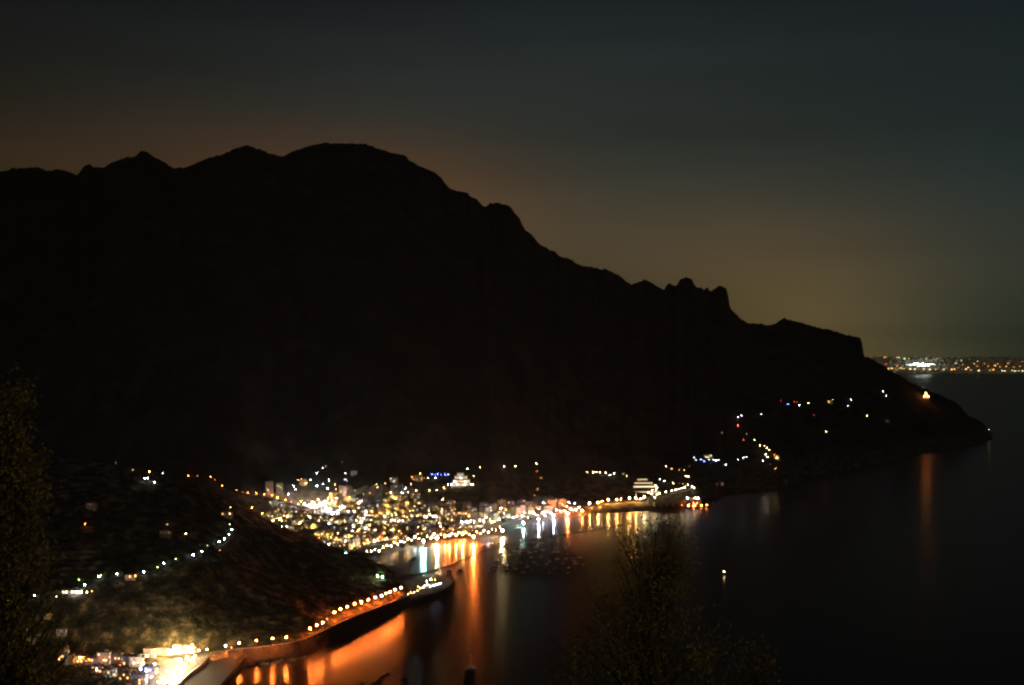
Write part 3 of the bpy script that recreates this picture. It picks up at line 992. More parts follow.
def house(p, rz, w, d, st, roof, colour, label, group, name='apartment_building', cat='building', lit=4, dark=3, wc=None, rnd=R):
    wm, rm, h = body_proto(w, d, st, roof)
    o = empty(name, p, rz)
    tag(o, label, cat, group)
    link('wall', wm, WALLS[colour], o)
    link('roof', rm, None, o)
    slots = []
    bays = max(2, int(w / 3.4))
    for s in range(st):
        for b in range(bays):
            slots.append((((b + .5) / bays - .5) * (w - 1), -d / 2 - .02, 3.2 * s + 1.9, 0))
        for side in (-1, 1):
            for b in range(2):
                slots.append((side * (w / 2 + .02), ((b + .5) / 2 - .5) * (d - 2), 3.2 * s + 1.9, math.pi / 2))
    rnd.shuffle(slots)
    for i, (x, y, z, a) in enumerate(slots[:lit + dark]):
        if i < lit:
            c, e = wc if wc else rnd.choice(WINCOL)
            link('window', WIN_ON, emit(c, e), o, (x, y, z), a)
        else:
            link('window', WIN_ON, M_GLASSD, o, (x, y, z), a)
    return o


LPX = [(to_px(p), (Vector(p) - CAM).length) for p in LAMPS]


def blocks(p, w, d, h, rz):
    xs, ys = [], []
    dist = (Vector(p) - CAM).length
    for i in (-1, 1):
        for j in (-1, 1):
            for k in (0, h):
                a, b = i * w / 2, j * d / 2
                q = to_px((p[0] + a * math.cos(rz) - b * math.sin(rz), p[1] + a * math.sin(rz) + b * math.cos(rz), p[2] + k))
                xs.append(q[0])
                ys.append(q[1])
    for (a, b), l in LPX:
        if l > dist - 4 and min(xs) - .4 < a < max(xs) + .4 and min(ys) - .4 < b < max(ys) + .4:
            return True
    return False


TOWN = [(250, 500), (275, 499), (300, 508), (322, 514), (345, 517), (345, 510), (322, 496), (345, 494), (372, 488), (412, 490), (422, 499), (470, 507), (500, 507), (540, 502), (583, 502), (590, 506), (576, 511), (560, 513),
        (540, 519), (510, 525), (480, 530), (450, 534), (410, 541), (385, 547), (362, 553), (345, 552), (325, 545), (300, 533), (280, 524), (262, 512)]
TOWN_C = []
rb = random.Random(21)
colours = ['cream', 'cream', 'ochre', 'white', 'pink', 'grey', 'green', 'ochre']
PL = prom_line
clen = [0]
for a, b in zip(PL, PL[1:]):
    clen.append(clen[-1] + (b - a).length)


def prom_at(s):
    if s < 0:
        d = (PL[3] - PL[0]).normalized()
        return PL[0] + d * s, math.atan2(d.y, d.x)
    for i in range(len(PL) - 1):
        if clen[i + 1] >= s:
            t = (s - clen[i]) / (clen[i + 1] - clen[i])
            d = (PL[min(i + 4, len(PL) - 1)] - PL[max(i - 4, 0)]).normalized()
            return PL[i].lerp(PL[i + 1], t), math.atan2(d.y, d.x)
    d = (PL[-1] - PL[-6]).normalized()
    return PL[-1] + d * (s - clen[-1]), math.atan2(d.y, d.x)


placed = []
nrow = 0
ROWNAMES = {}
for k in range(17):
    t = 24 + 37 * k
    row = []
    s = -260 + rb.uniform(0, 12)
    while s < clen[-1] + 40:
        base, rz = prom_at(s)
        rz0 = rz
        blend = min(1, k / 6)
        rz = rz * (1 - blend) + math.radians(50) * blend
        n = Vector((-math.sin(rz0), math.cos(rz0), 0))
        p = base + n * (t + rb.uniform(-5, 5))
        w = rb.choice([12, 15, 18, 22])
        d = rb.choice([11, 13])
        st = rb.choice([3, 4, 4, 5, 5, 6]) if k < 4 else rb.choice([2, 3, 3, 4, 5])
        g = ground(p.x, p.y)
        q = to_px((p.x, p.y, g))
        s += w + rb.uniform(7, 16)
        if not in_poly(q[0], q[1], TOWN) or rb.random() < .10:
            continue
        if any((p - Vector(pp)).xy.length < (w + ww) * .5 + 1.5 for pp, ww in placed):
            continue
        P = (p.x, p.y, g)
        while st > 1 and blocks(P, w, d + 3, 3.2 * st + 3, rz):
            st -= 1
        if st <= 1:
            if blocks(P, w, d + 3, 5, rz):
                continue
            st = 1
        placed.append((P, w))
        row.append((P, rz + rb.uniform(-.12, .12), w, d, st))
    if not row:
        continue
    nrow += 1
    for i, (P, rz, w, d, st) in enumerate(row):
        roof = rb.choice(['flat', 'flat', 'hip'])
        c = rb.choice(colours)
        lit = rb.choice([2, 3, 4, 5, 6, 7])
        num = ['', 'one', 'two', 'three', 'four', 'five', 'six'][st]
        rl = f'{c} {num} storey building, {ordinal(i + 1)} from the west in the {ordinal(nrow)} row behind the promenade'
        house(P, rz, w, d, st, roof, c, rl, 'town buildings behind the promenade', lit=min(lit, st * 3), dark=rb.choice([2, 3, 4]), rnd=rb)
print('town buildings', len(placed))
ns = 0  # hooded lamps added to fill streets and facades with warm light
for i, ((px_, py_, pz_), w_) in enumerate(placed):
    n_ = CAM.xy - Vector((px_, py_))
    n_.normalize()
    q = Vector((px_, py_)) + n_ * (w_ * .5 + 7)
    ns += 1
    lamp(Vector((q.x, q.y, ground(q.x, q.y))), (1.0, .62, .19), 3, 10.0, f'hooded yellow fill lamp added between town blocks, {ordinal(ns)} counting inland from the promenade', 'added fill lamps in the back streets', 'hooded_fill_lamp', 'street lamp', hood=True)

# particular buildings seen on their own
def ground_at(px, py):
    h = hit(px, py)
    return h


def solo(px, py, w, d, st, roof, colour, label, lit=4, wc=None, rz=0.0, name='apartment_building', cat='building', dark=2, group=None):
    h = hit(px, py)
    o = house(h, rz, w, d, st, roof, colour, label, group, name, cat, lit, dark, wc)
    return o


solo(269.5, 493.5, 17, 14, 8, 'flat', 'cream', 'tall cream apartment tower beside the orange lamps of the descending road', 9, rz=.2)
solo(279.5, 493.5, 15, 13, 7, 'flat', 'green', 'slightly lower pale green tower standing next to the tall cream tower', 6, rz=.2)
solo(345, 491.5, 26, 13, 4, 'flat', 'cream', 'broad cream block at the east edge of the hillside quarter', 5, rz=.3)
solo(312, 528, 20, 13, 4, 'flat', 'green', 'pale green block at the west edge of town below the dark hill', 3, rz=.5)
solo(551, 509, 20, 14, 6, 'flat', 'cream', 'cream seafront block with lamps on its roof below the lit cliff', 8, rz=.2)
solo(562, 508, 20, 14, 6, 'flat', 'ochre', 'ochre seafront block beside the cream one below the lit cliff', 6, rz=.2)
solo(417, 480, 26, 10, 3, 'flat', 'ochre', 'long ochre house on the slope west of the blue lamps', 6, wc=((1.0, .6, .2), 3.0), name='hillside_house', cat='house')
solo(398, 489, 22, 11, 3, 'flat', 'grey', 'grey hillside house between clusters of white lamps', 3, name='hillside_house', cat='house')
solo(394, 482, 18, 11, 3, 'hip', 'cream', 'cream hillside house with tiled roof above the grey one', 3, name='hillside_house', cat='house')
solo(708, 457.5, 24, 11, 2, 'flat', 'cream', 'long low house lit yellow above a string of blue white lamps', 5, wc=((1.0, .75, .35), 9.0), name='hillside_house', cat='house')
solo(303, 484, 16, 11, 3, 'flat', 'ochre', 'ochre house among the cool white lamps of the hillside quarter', 3, name='hillside_house', cat='house')
solo(72, 593, 22, 9, 1, 'flat', 'white', 'white roadside house with glowing terrace on the headland road', 6, wc=((1.0, .8, .5), 10.0), name='hillside_house', cat='house')
solo(131, 577.5, 12, 9, 1, 'hip', 'pink', 'small house under two amber lamps on the headland road', 2, wc=((1.0, .5, .15), 5.0), name='hillside_house', cat='house')
solo(227, 517, 14, 9, 2, 'flat', 'cream', 'cream house at the top bend of the headland road', 3, wc=((1.0, .7, .35), 6.0), name='hillside_house', cat='house')
solo(92, 508, 14, 9, 2, 'hip', 'pink', 'dim pink house alone on the dark slope far from lamps', 1, wc=((1.0, .3, .12), .25), name='hillside_house', cat='house')
solo(166, 536, 14, 9, 2, 'hip', 'ochre', 'dim ochre house on the dark slope beside one warm lamp', 1, wc=((1.0, .4, .16), .3), name='hillside_house', cat='house')
solo(777, 459, 14, 10, 3, 'hip', 'ochre', 'ochre house lit orange at the road bend on the cape', 3, wc=((1.0, .45, .12), 6.0), name='hillside_house', cat='house')
solo(830, 403, 16, 10, 2, 'flat', 'cream', 'house with amber lit front high on the cape road', 3, wc=((1.0, .7, .25), 4.0), name='hillside_house', cat='house')
solo(720, 484.5, 16, 10, 2, 'hip', 'pink', 'shore house with a single amber lamp beyond the round tower', 2, wc=((1.0, .5, .2), 2.0), name='hillside_house', cat='house')
solo(354, 474, 14, 10, 2, 'hip', 'grey', 'unlit grey farmhouse on the terraces above the hillside quarter', 1, wc=((1.0, .5, .2), .5), name='hillside_house', cat='house')

# floodlit hotel on the slope: stepped tiers with arcades
hp = hit(461, 486)
ht = empty('floodlit_hotel', hp, .05)
tag(ht, 'brilliantly floodlit white hotel stepping up the slope beside blue lamps', 'hotel')
for i, (w, d, z0, h, y) in enumerate(((50, 12, -6, 12, 0), (40, 12, 6, 8, 8), (30, 12, 14, 8, 14), (16, 10, 22, 6, 20))):
    a = MB().box((2 - i, y, z0 + h / 2), (w, d, h))
    a.box((2 - i, y, z0 + h + .2), (w + 1, d + 1, .4))
    a.build('wall', WALLS['white'], ht)
    for k in range(int(w / 5)):
        x = (k + .5) * 5 - w / 2 + 2 - i
        link('window', WIN_ON, emit((1.0, .74, .40), 4.0 if i else 2.5), ht, (x, y - d / 2 - .04, z0 + h - 3.5), 0)
for i, (x, y, z) in enumerate(((-22, -10, 4), (-8, -11, 4), (8, -11, 4), (22, -10, 4), (-14, 0, 9), (10, 0, 9), (0, 5, 17))):
    fl = MB().box((0, 0, 0), (.4, .4, 1.2)).build('floodlight_post', M_METAL, ht, loc=(x, y, z))
    link('lamp_head', head_mesh(.5), emit(WARM if i % 2 else WHITE, 120), fl, loc=(0, 0, 1.1))

# terraced hotel by the shore road
hp = hit(646, 492)
ht = empty('terraced_hotel', hp, .1)
tag(ht, 'terraced hotel with bright balcony bands just above the shore road', 'hotel')
for i, (w, z0, y) in enumerate(((62, -4, 0), (56, 8, 8), (46, 16, 15), (26, 24, 22))):
    a = MB().box((-i * 1.5, y, z0 + 3), (w, 11, 6 if i else 10))
    a.box((-i * 1.5, y - 6.2, z0 + 3.4 - (0 if i else 1)), (w, 1.6, .25))
    a.build('wall', WALLS['ochre'], ht)
    for k in range(int(w / 4)):
        x = (k + .5) * 4 - w / 2 - i * 1.5
        link('window', WIN_ON, emit((1.0, .80, .45), 3.0 if i != 1 else 6.0), ht, (x, y - 5.56, z0 + 4.6), 0)
for i, (x, y, z) in enumerate(((14, -9, 4), (22, -9, 4), (27, -4, 9), (24, 3, 14))):
    fl = MB().box((0, 0, 0), (.3, .3, 1.4)).build('floodlight_post', M_METAL, ht, loc=(x, y, z))
    link('lamp_head', head_mesh(.5), emit(WARM if i % 2 else WHITE, 110), fl, loc=(0, 0, 1.2))

# arched viaduct wall and round sea tower at the east end of the shore road
vp = [hit(656, 497.5), hit(664, 496), hit(673, 494), hit(682, 492)]
va = on_z(655, 509.6, 0)
vb = on_z(685, 507.2, 0)
ang = math.atan2((vb - va).y, (vb - va).x)
ln = (vb - va).length
vi = empty('arched_viaduct', va, ang)
tag(vi, 'stone viaduct with orange lit arches under the shore road', 'viaduct')
nb = 5
bw = ln / nb
for i in range(nb):
    a = MB()
    prof = [(i * bw, -3), (i * bw, 16), ((i + 1) * bw, 16), ((i + 1) * bw, -3), (i * bw + bw * .82, -3), (i * bw + bw * .82, 6)]
    arc = [(i * bw + bw * .5 + bw * .32 * math.cos(q), 6 + bw * .30 * math.sin(q)) for q in [math.pi * k / 8 for k in range(1, 8)]]
    prof = prof + arc + [(i * bw + bw * .18, 6), (i * bw + bw * .18, -3)]
    n = len(prof)
    vs = [(x, 0, z) for x, z in prof] + [(x, 6, z) for x, z in prof]
    fs = [(k, (k + 1) % n, n + (k + 1) % n, n + k) for k in range(n)]
    # front faces as strips: left pier, right pier, spandrel fan
    idx = list(range(n))
    top_l, top_r = 1, 2
    fs.append((0, 1, n - 2, n - 1))
    fs.append((2, 3, 4, 5))
    arch = list(range(5, n - 1))
    for u, v in zip(arch, arch[1:]):
        fs.append((2 if u < 5 + len(arch) // 2 else 1, u, v))
    fs.append((2, 5 + len(arch) // 2, 1))
    a.add(vs, fs)
    a.build('arch', M_STONE, vi)
    lh = MB().box((0, 0, 0), (.5, .5, .6)).build('lamp_bracket', M_METAL, vi, loc=(i * bw + bw * .5, 1.2, 6.0))
    link('lamp_head', head_mesh(.55), emit(ORANGE, 260 if i in (0, 1, 4) else 60), lh, loc=(0, -.2, -.9))
bk = MB().box((ln / 2, 7.2, 6), (ln, 2, 20))
bk.build('back_wall', M_STONE, vi)

tw = on_z(695, 506.2, 0)
twr = empty('sea_tower', tw, 0)
tag(twr, 'round stone tower floodlit orange on the rocks at the end of the shore road', 'tower')
a = MB().lathe([(15, -3), (14.2, 4), (13.2, 14), (13.0, 15), (13.8, 15.4), (13.8, 17)], 24)
a.build('wall', M_STONE, twr)
for k in range(12):
    q = 2 * math.pi * k / 12
    MB().box((13.1 * math.cos(q), 13.1 * math.sin(q), 17.9), (1.2, 3.2, 1.8), q).build('battlement', M_STONE, twr)
for (x, y, z) in ((-5, -13.6, 9), (3, -13.9, 9), (-1, -14.0, 5)):
    link('window', WIN_ON, emit((1.0, .6, .22), 9), twr, (x, y, z), 0)
for i, (x, y, z, c, L_) in enumerate(((-24, -6, 3.0, VIOLET, 500), (-6, -24, 2.5, ORANGE, 900), (12, -22, 2.5, ORANGE, 700), (0, 0, 18.5, WARM, 400), (6, -6, 18.0, WHITE, 300), (-17, 2, 18.0, WHITE, 300), (-18, -18, 2.5, ORANGE, 700), (26, -8, 2.5, ORANGE, 260))):
    fl = MB().box((0, 0, -.6), (.5, .5, 2.4)).build('floodlight_post', M_METAL, twr, loc=(x, y, z))
    link('lamp_head', head_mesh(.65), emit(c, L_), fl, loc=(0, 0, 1.2))
mb = MB()
rr = random.Random(4)


def rock_mesh(r, seed):
    b = MB().ball((0, 0, 0), r, 10, 7)
    b.v = [tuple(Vector(v) * (1 + .35 * noise.noise(Vector(v) * (1.3 / r) + Vector((seed, 0, 0)))) * (1 if True else 0)) for v in b.v]
    return b.mesh('rock')


RK = [rock_mesh(5, 1.7), rock_mesh(4, 5.2), rock_mesh(3, 9.4)]
for mm in RK:
    mm.materials.append(M_ROCK)
rocks = [(684, 507), (688, 508.5), (692, 508.8), (697, 508.6), (702, 507.2), (705, 505.6), (710, 504), (678, 507), (667, 508), (714, 502.6)]
for i, (a, b) in enumerate(rocks):
    p = on_z(a, b, .3)
    o = link('rock', RK[i % 3], M_ROCK, loc=p, rz=i * 1.3)
    o.scale = (1.3, 1.2, .8)
    tag(o, f'dark boulder below the sea tower, {ordinal(sorted(r_[0] for r_ in rocks).index(a) + 1)} from the left', 'rock', 'boulders below the sea tower')
for i in range(16):
    px = 236 + i * 4.6
    row = interp([(226, 681), (240, 668), (262, 665.5), (285, 662), (305, 658)], px)
    p = on_z(px + rr.uniform(-1, 1), row + rr.uniform(-1, .6), .2)
    o = link('rock', RK[i % 3], M_ROCK, loc=p, rz=i * 2.1)
    o.scale = (.7 + .4 * rr.random(), .8, .6)
    tag(o, f'shore boulder below the cliff road, {ordinal(i + 1)} from the quay', 'rock', 'boulders below the cliff road')

# lighthouse on the cape
lp = hit(926, 398)
lt = empty('lighthouse', lp, -.3)
tag(lt, 'small lighthouse glowing orange white near the end of the far cape', 'lighthouse')
MB().box((0, 0, 3), (22, 12, 14)).build('keeper_house', WALLS['white'], lt)
MB().lathe([(3.4, 8), (3.0, 17), (3.8, 17.2), (3.8, 18)], 14).build('tower', WALLS['white'], lt)
MB().lathe([(2.2, 18), (2.2, 20.6)], 14).build('lantern', emit(AMBER, 60), lt)
MB().lathe([(2.8, 20.6), (2.5, 21.4), (.3, 23)], 14).build('lantern_roof', M_METAL, lt)
for i, (x, y, z, c, L_) in enumerate(((-7, -9, 7, AMBER, 300), (4, -9, 8, ORANGE, 520), (10, -8, 5, ORANGE, 300))):
    fl = MB().box((0, 0, -1.5), (.5, .5, 6)).build('floodlight_post', M_METAL, lt, loc=(x, y, z))
    link('lamp_head', head_mesh(1.1), emit(c, L_), fl, loc=(0, 0, 2.2))

# ------------------------------------------------------------------ nearer village at the bottom corner
VPX = [(64, 660, 12, 9, 3, 'hip'), (80, 662, 16, 9, 2, 'hip'), (92, 664, 14, 9, 2, 'flat'), (104, 664, 13, 10, 4, 'flat'), (117, 662, 13, 9, 3, 'flat'), (128, 664, 12, 9, 3, 'hip'), (137, 666, 15, 10, 3, 'flat'), (97, 672, 12, 9, 2, 'flat'),
       (110, 676, 14, 9, 2, 'flat'), (124, 682, 12, 9, 3, 'flat'), (141, 684, 12, 9, 3, 'flat'), (150, 657, 12, 9, 3, 'hip'), (161, 653.5, 10, 8, 2, 'hip'), (177, 650.5, 9, 8, 2, 'hip'), (190, 649.3, 12, 7, 1, 'flat'), (169.5, 652, 8, 7, 1, 'hip'), (152, 674, 12, 10, 2, 'flat'), (30, 640, 14, 9, 1, 'hip'), (12, 642, 12, 9, 1, 'hip'),
       (62, 632, 11, 8, 1, 'hip'), (48, 616, 10, 8, 1, 'hip'), (22, 632, 12, 9, 1, 'hip')]
vc = ['ochre', 'cream', 'pink', 'cream', 'ochre', 'grey', 'cream', 'pink', 'white', 'ochre', 'grey', 'cream', 'ochre', 'cream', 'pink', 'cream', 'grey', 'ochre', 'pink', 'grey', 'ochre', 'pink', 'grey']
for i, (px, py, w, d, st, roof) in enumerate(VPX):
    p = hit(px, py)
    dim = i >= 17
    house(p, R.uniform(-.25, .35), w, d, st, roof, vc[i], f'{vc[i]} {["", "one", "two", "three", "four"][st]} storey house in the nearer village, {ordinal(sorted(e[0] for e in VPX).index(px) + 1)} from the left', 'houses of the nearer village',
          'village_house', 'house', 1 if dim else 5, 2, wc=((1.0, .42, .12), .5) if dim else ((1.0, .52, .18), 4.0))
cp = hit(70, 663)
ch = empty('church', cp, .1)
tag(ch, 'small church with pointed belfry at the dark edge of the nearer village', 'church')
MB().box((0, 0, 4), (10, 16, 12)).build('nave', WALLS['ochre'], ch)
MB().box((-2, -8, 8), (4.5, 4.5, 22)).build('bell_tower', WALLS['cream'], ch)
MB().lathe([(3.2, 0), (2.2, 1.5), (.2, 6)], 8, (-2, -8, 19)).build('spire', M_TILE, ch)
VL = [(67, 655.5, ORANGE, 2), (75, 657, AMBER, 1), (80, 657.5, AMBER, 4), (89, 659.5, ORANGE, 2), (96, 657, ORANGE, 3), (101, 654.3, AMBER, 3), (107, 669.5, AMBER, 4), (97, 669.8, WARM, 2), (104, 660, ORANGE, 3), (112, 668.5, ORANGE, 2), (126, 656, AMBER, 2), (131, 661, AMBER, 3),
      (134, 663.2, AMBER, 3), (137, 661, WARM, 4), (140.5, 669, BLUE, 5), (146.5, 671, WARM, 3), (143, 663, WARM, 4), (147, 656, WARM, 4), (155, 664, VIOLET, 4), (151.5, 677, WHITE, 3), (162.5, 677.5, VIOLET, 3), (167, 671, WHITE, 3), (142, 679, ORANGE, 1), (160, 652, WARM, 4), (168, 650, WARM, 4), (60.5, 657, ORANGE, 1), (86, 661, AMBER, 1), (120, 665, ORANGE, 1), (158, 682, AMBER, 3)]
lamp_row(VL, 'in the nearer village', 'lamps of the nearer village', 6.0, name='house_lantern', cat='lantern', end='the left')
SQL = [(174, 651.5, 5), (181, 654, 4), (189, 651, 5), (199, 652.5, 3), (207, 651.5, 2), (180, 662, 5), (187, 659, 4), (195, 658, 3), (178, 670, 5), (185, 667, 4), (174, 678, 5), (181, 676, 4), (168, 684, 4)]
n = 0
for (a, b, s) in sorted(SQL):
    n += 1
    d = ray(a, b)
    p = CAM + d * ((SQZ + 9 - HC) / d.z)
    lamp(Vector((p.x, p.y, SQZ)), WHITE if n % 3 == 0 else WARM, s, 11.0, f'floodlight mast on the white village square, {ordinal(n)} from the left', 'floodlights of the village square', 'floodlight_mast', 'floodlight', 3.8)
# headland tip: open bar terrace
bp = on_z(431.5, 587, 5)
br = empty('terrace_bar', bp, math.radians(62))
br.scale = (.62, .75, .85)
tag(br, 'white open terrace bar blazing with light on the rocky platform', 'bar')
MB().box((0, 0, .2), (58, 20, .8)).build('deck', M_PAVE, br)
MB().box((6, 8.4, 2.4), (40, .6, 4.2)).build('back_wall', WALLS['white'], br)
MB().box((-24, 0, 2.4), (.6, 16, 4.2)).build('side_wall', WALLS['white'], br)
MB().box((12, 2, 5.0), (26, 11, .3)).build('awning', WALLS['white'], br)
for x in (0, 12, 24):
    MB().box((x, -3, 2.7), (.3, .3, 4.3)).build('post', M_METAL, br)
for (x, y) in ((-20, -8), (-8, -8.5), (4, -8.5), (16, -8.5), (27, -8), (-20, 6), (-6, 6), (27, 6)):
    fl = MB().box((0, 0, 1.5), (.2, .2, 3.0)).build('lamp_post', M_METAL, br, loc=(x, y, .6))
    link('lamp_head', head_mesh(.55), emit(WHITE, 90), fl, loc=(0, 0, 3.4))
lamp_row([(408, 594, WARM, 2), (411, 592.5, AMBER, 2), (414, 592, WARM, 2), (417.5, 590.5, AMBER, 2), (420, 588, WARM, 2), (423, 587.5, WARM, 3), (418, 586.5, AMBER, 2), (427, 581.5, WARM, 3), (431, 579.5, GREEN, 3), (435, 579.8, AMBER, 2), (426, 585, WHITE, 3)],
         'on the rocky platform below the cliff road', 'lamps on the rocky platform', 3.5, name='house_lantern', cat='lantern')

# ------------------------------------------------------------------ boats
def boat_hull(Lh, B_, H_):
    m = MB()
    st = []
    for (t, w, zb) in ((0, .8, -.25), (.3, 1, -.35), (.6, .92, -.35), (.82, .6, -.2), (1, .04, .15)):
        x = (t - .5) * Lh
        hw = B_ / 2 * w
        st.append([(x, -hw, H_ * (1 + .25 * t)), (x, -hw * .7, zb), (x, hw * .7, zb), (x, hw, H_ * (1 + .25 * t))])
    vs = [p for s_ in st for p in s_]
    fs = []
    for i in range(4):
        for k in range(3):
            fs.append((i * 4 + k, i * 4 + k + 1, i * 4 + 5 + k, i * 4 + 4 + k))
        fs.append((i * 4 + 3, i * 4, i * 4 + 4, i * 4 + 7))
    fs.append((0, 3, 2, 1))
    return m.add(vs, fs).mesh('hull')


HULLS = [boat_hull(7, 2.6, .9), boat_hull(9.5, 3.2, 1.1), boat_hull(6, 2.2, .8)]
CABS = [MB().box((-.3, 0, 1.5), (2.4, 1.7, 1.2), 0, .8).mesh('cabin'), MB().box((.4, 0, 1.9), (3.6, 2.2, 1.5), 0, .75).mesh('cabin'), MB().box((-1.2, 0, 1.2), (1.4, 1.5, .9), 0, .8).mesh('cabin')]
for x in HULLS:
    x.materials.append(M_HULLD)
for x in CABS:
    x.materials.append(M_HULLD)
HM = {'dark': M_HULLD, 'white': M_HULLW, 'red': M_HULLR}


def boat(p, rz, k, c, label, group):
    o = empty('motorboat', p, rz)
    tag(o, label, 'boat', group)
    link('hull', HULLS[k], HM[c], o)
    link('cabin', CABS[k], M_HULLW if (c != 'dark') else M_HULLD, o)
    return o


rb2 = random.Random(8)
# mooring field: rows parallel to the beach
rowspec = [(538.5, 538, 566, 4), (543.5, 497, 566, 8), (548.5, 500, 572, 12), (553.5, 500, 577, 14), (558.5, 496, 584, 16), (563.5, 492, 586, 17), (568.5, 491, 584, 14), (573.5, 500, 572, 8)]
for ri, (py, x0, x1, n) in enumerate(rowspec):
    xs = sorted(x0 + (x1 - x0) * (i + rb2.uniform(.1, .9)) / n for i in range(n))
    for i, x in enumerate(xs):
        c = rb2.choice(['dark', 'dark', 'white', 'red'])
        p = on_z(x, py + rb2.uniform(-2.2, 2.2), 0)
        boat(p, rb2.uniform(.2, .9) + math.pi * rb2.choice([0, 1]), rb2.choice([0, 0, 1, 2]), c, f'{c} moored boat, {ordinal(i + 1)} from the left in the {ordinal(ri + 1)} mooring row off the beach', 'boats moored off the beach')
for i, (a, b, k, c) in enumerate(((362, 684, 0, 'dark'), (377.5, 682, 1, 'dark'), (382.5, 677, 0, 'dark'), (387.5, 674.8, 0, 'dark'), (403.5, 679.8, 1, 'dark'))):
    boat(on_z(a, b), .5, k, c, f'dark rowing boat on the orange lit water, {ordinal(i + 1)} from the left', 'boats on the orange water')
for i, (a, b) in enumerate(((414, 558.6), (449, 571.8), (460, 570.8), (484, 546), (492, 544.5))):
    boat(on_z(a, b), .4, 1, 'dark', f'lone dark boat between the beach and the rocky platform, {ordinal(i + 1)} from the left', 'boats near the rocky platform')
# sailing boat
sp = on_z(470, 669.5)
sb = empty('sailing_boat', sp, .25)
tag(sb, 'anchored sailing boat with bare mast alone on the dark water at the bottom', 'sailing boat')
link('hull', boat_hull(12, 3.6, 1.3), M_HULLW, sb)
MB().box((-.5, 0, 1.9), (4.2, 2.2, .9), 0, .8).build('cabin', M_HULLW, sb)
MB().tube([(1, 0, 1.2), (1, 0, 16)], [.14, .07], 6).build('mast', M_HULLW, sb)
MB().tube([(1, 0, 2.8), (-4, 0, 2.9)], [.2, .16], 6).build('boom', M_HULLW, sb)
link('anchor_light', head_mesh(.40), emit(WHITE, .5), sb, loc=(1, 0, 16.2))
link('cabin_light', head_mesh(.45), emit(COOL, .7), sb, loc=(4.4, 0, 2.6))
# boat with a light far out
bp = on_z(724.5, 574.5)
b = boat(bp, .8, 1, 'dark', 'small boat with one warm light far out on the dark sea', None)
MB().tube([(-1, 0, 2.4), (-1, 0, 5.0)], .08, 5).build('mast', M_METAL, b)
link('lamp_head', head_mesh(.45), emit(WARM, 110), b, loc=(-1, 0, 5.3))

# floating swimming-area line
fl = [on_z(a, c, .0) for a, c in ((402, 577), (418, 574), (436, 569.5), (452, 564.5), (466, 559), (480, 552), (500, 546.5), (525, 541), (560, 535), (600, 529), (640, 523))]
fine = []
for a, c in zip(fl, fl[1:]):
    fine += [a.lerp(c, k / 6) for k in range(6)]
MBt = MB().tube([p + Vector((0, 0, .25)) for p in fine], .55, 6)
tag(MBt.build('float_line', M_ROPE), 'long dark line of floats curving across the bay off the beach', 'float line')
# small landing stage
jp = on_z(412, 575.5, 0)
jt = empty('landing_stage', jp, .5)
tag(jt, 'short wooden landing stage on posts beside the rocky platform', 'jetty')
MB().box((0, 0, 1.6), (34, 3.2, .4)).build('deck', M_ROPE, jt)
for k in range(5):
    for sy in (-1, 1):
        MB().tube([(-15 + k * 7.5, sy * 1.2, -2), (-15 + k * 7.5, sy * 1.2, 2.6)], .3, 6).build('post', M_ROPE, jt)

# ------------------------------------------------------------------ cars on the cape road
cb = MB()
prof = [(-2.1, .35), (-2.1, .95), (-1.5, 1.05), (-.9, 1.5), (.5, 1.5), (1.2, 1.0), (2.1, .85), (2.15, .35)]
n = len(prof)
cb.add([(x, -.85, z) for x, z in prof] + [(x, .85, z) for x, z in prof], [tuple(range(n)), tuple(range(2 * n - 1, n - 1, -1))] + [((k + 1) % n, k, n + k, n + (k + 1) % n) for k in range(n)])
CARB = cb.mesh('body')
CARB.materials.append(M_CAR)
WH = MB()
WH.tube([(0, -.11, 0), (0, .11, 0)], .33, 10)
WHM = WH.mesh('wheel')
WHM.materials.append(M_TYRE)
HL = MB().ball((0, 0, 0), .16, 8, 5).mesh('headlight')
HL.materials.append(emit(WHITE, 900))
for i, (a, b2, rz, wh) in enumerate(((746, 415.6, 3.4, 'rounding the upper bend of the cape road'), (815, 408.6, 3.3, 'alone on the long straight of the cape road'), (728, 461.6, 3.3, 'below the house with the blue white lamps'), (870, 397.4, 3.3, 'nearest the end of the cape road'), (688, 466, 3.2, 'just above the twin warm lamps'))):
    h = hit(a, b2)
    c = empty('car', h + Vector((0, 0, .45)), rz)
    tag(c, f'grey car with white headlights {wh}', 'car', 'cars on the cape road')
    link('body', CARB, M_CAR, c)
    for sx in (-1.35, 1.35):
        for sy in (-.8, .8):
            link('wheel', WHM, M_TYRE, c, (sx, sy, .33))
    for sy in (-.6, .6):
        link('headlight', HL, emit(WHITE, 2500 if i < 3 else 900), c, (2.2, sy, .7))

# ------------------------------------------------------------------ trees
def leaf_quads(mb, p, n, spread, size, rnd):
    for _ in range(n):
        while True:
            o = Vector((rnd.uniform(-1, 1), rnd.uniform(-1, 1), rnd.uniform(-1, 1)))
            if o.length < 1:
                break
        q = p + o * spread
        a = Vector((rnd.gauss(0, 1), rnd.gauss(0, 1), rnd.gauss(0, 1))).normalized()
        b = a.cross(Vector((rnd.gauss(0, 1), rnd.gauss(0, 1), rnd.gauss(0, 1)))).normalized()
        s1, s2 = size * rnd.uniform(.6, 1.3), size * rnd.uniform(.25, .5)
        mb.quad(q - a * s1, q - b * s2, q + a * s1, q + b * s2)


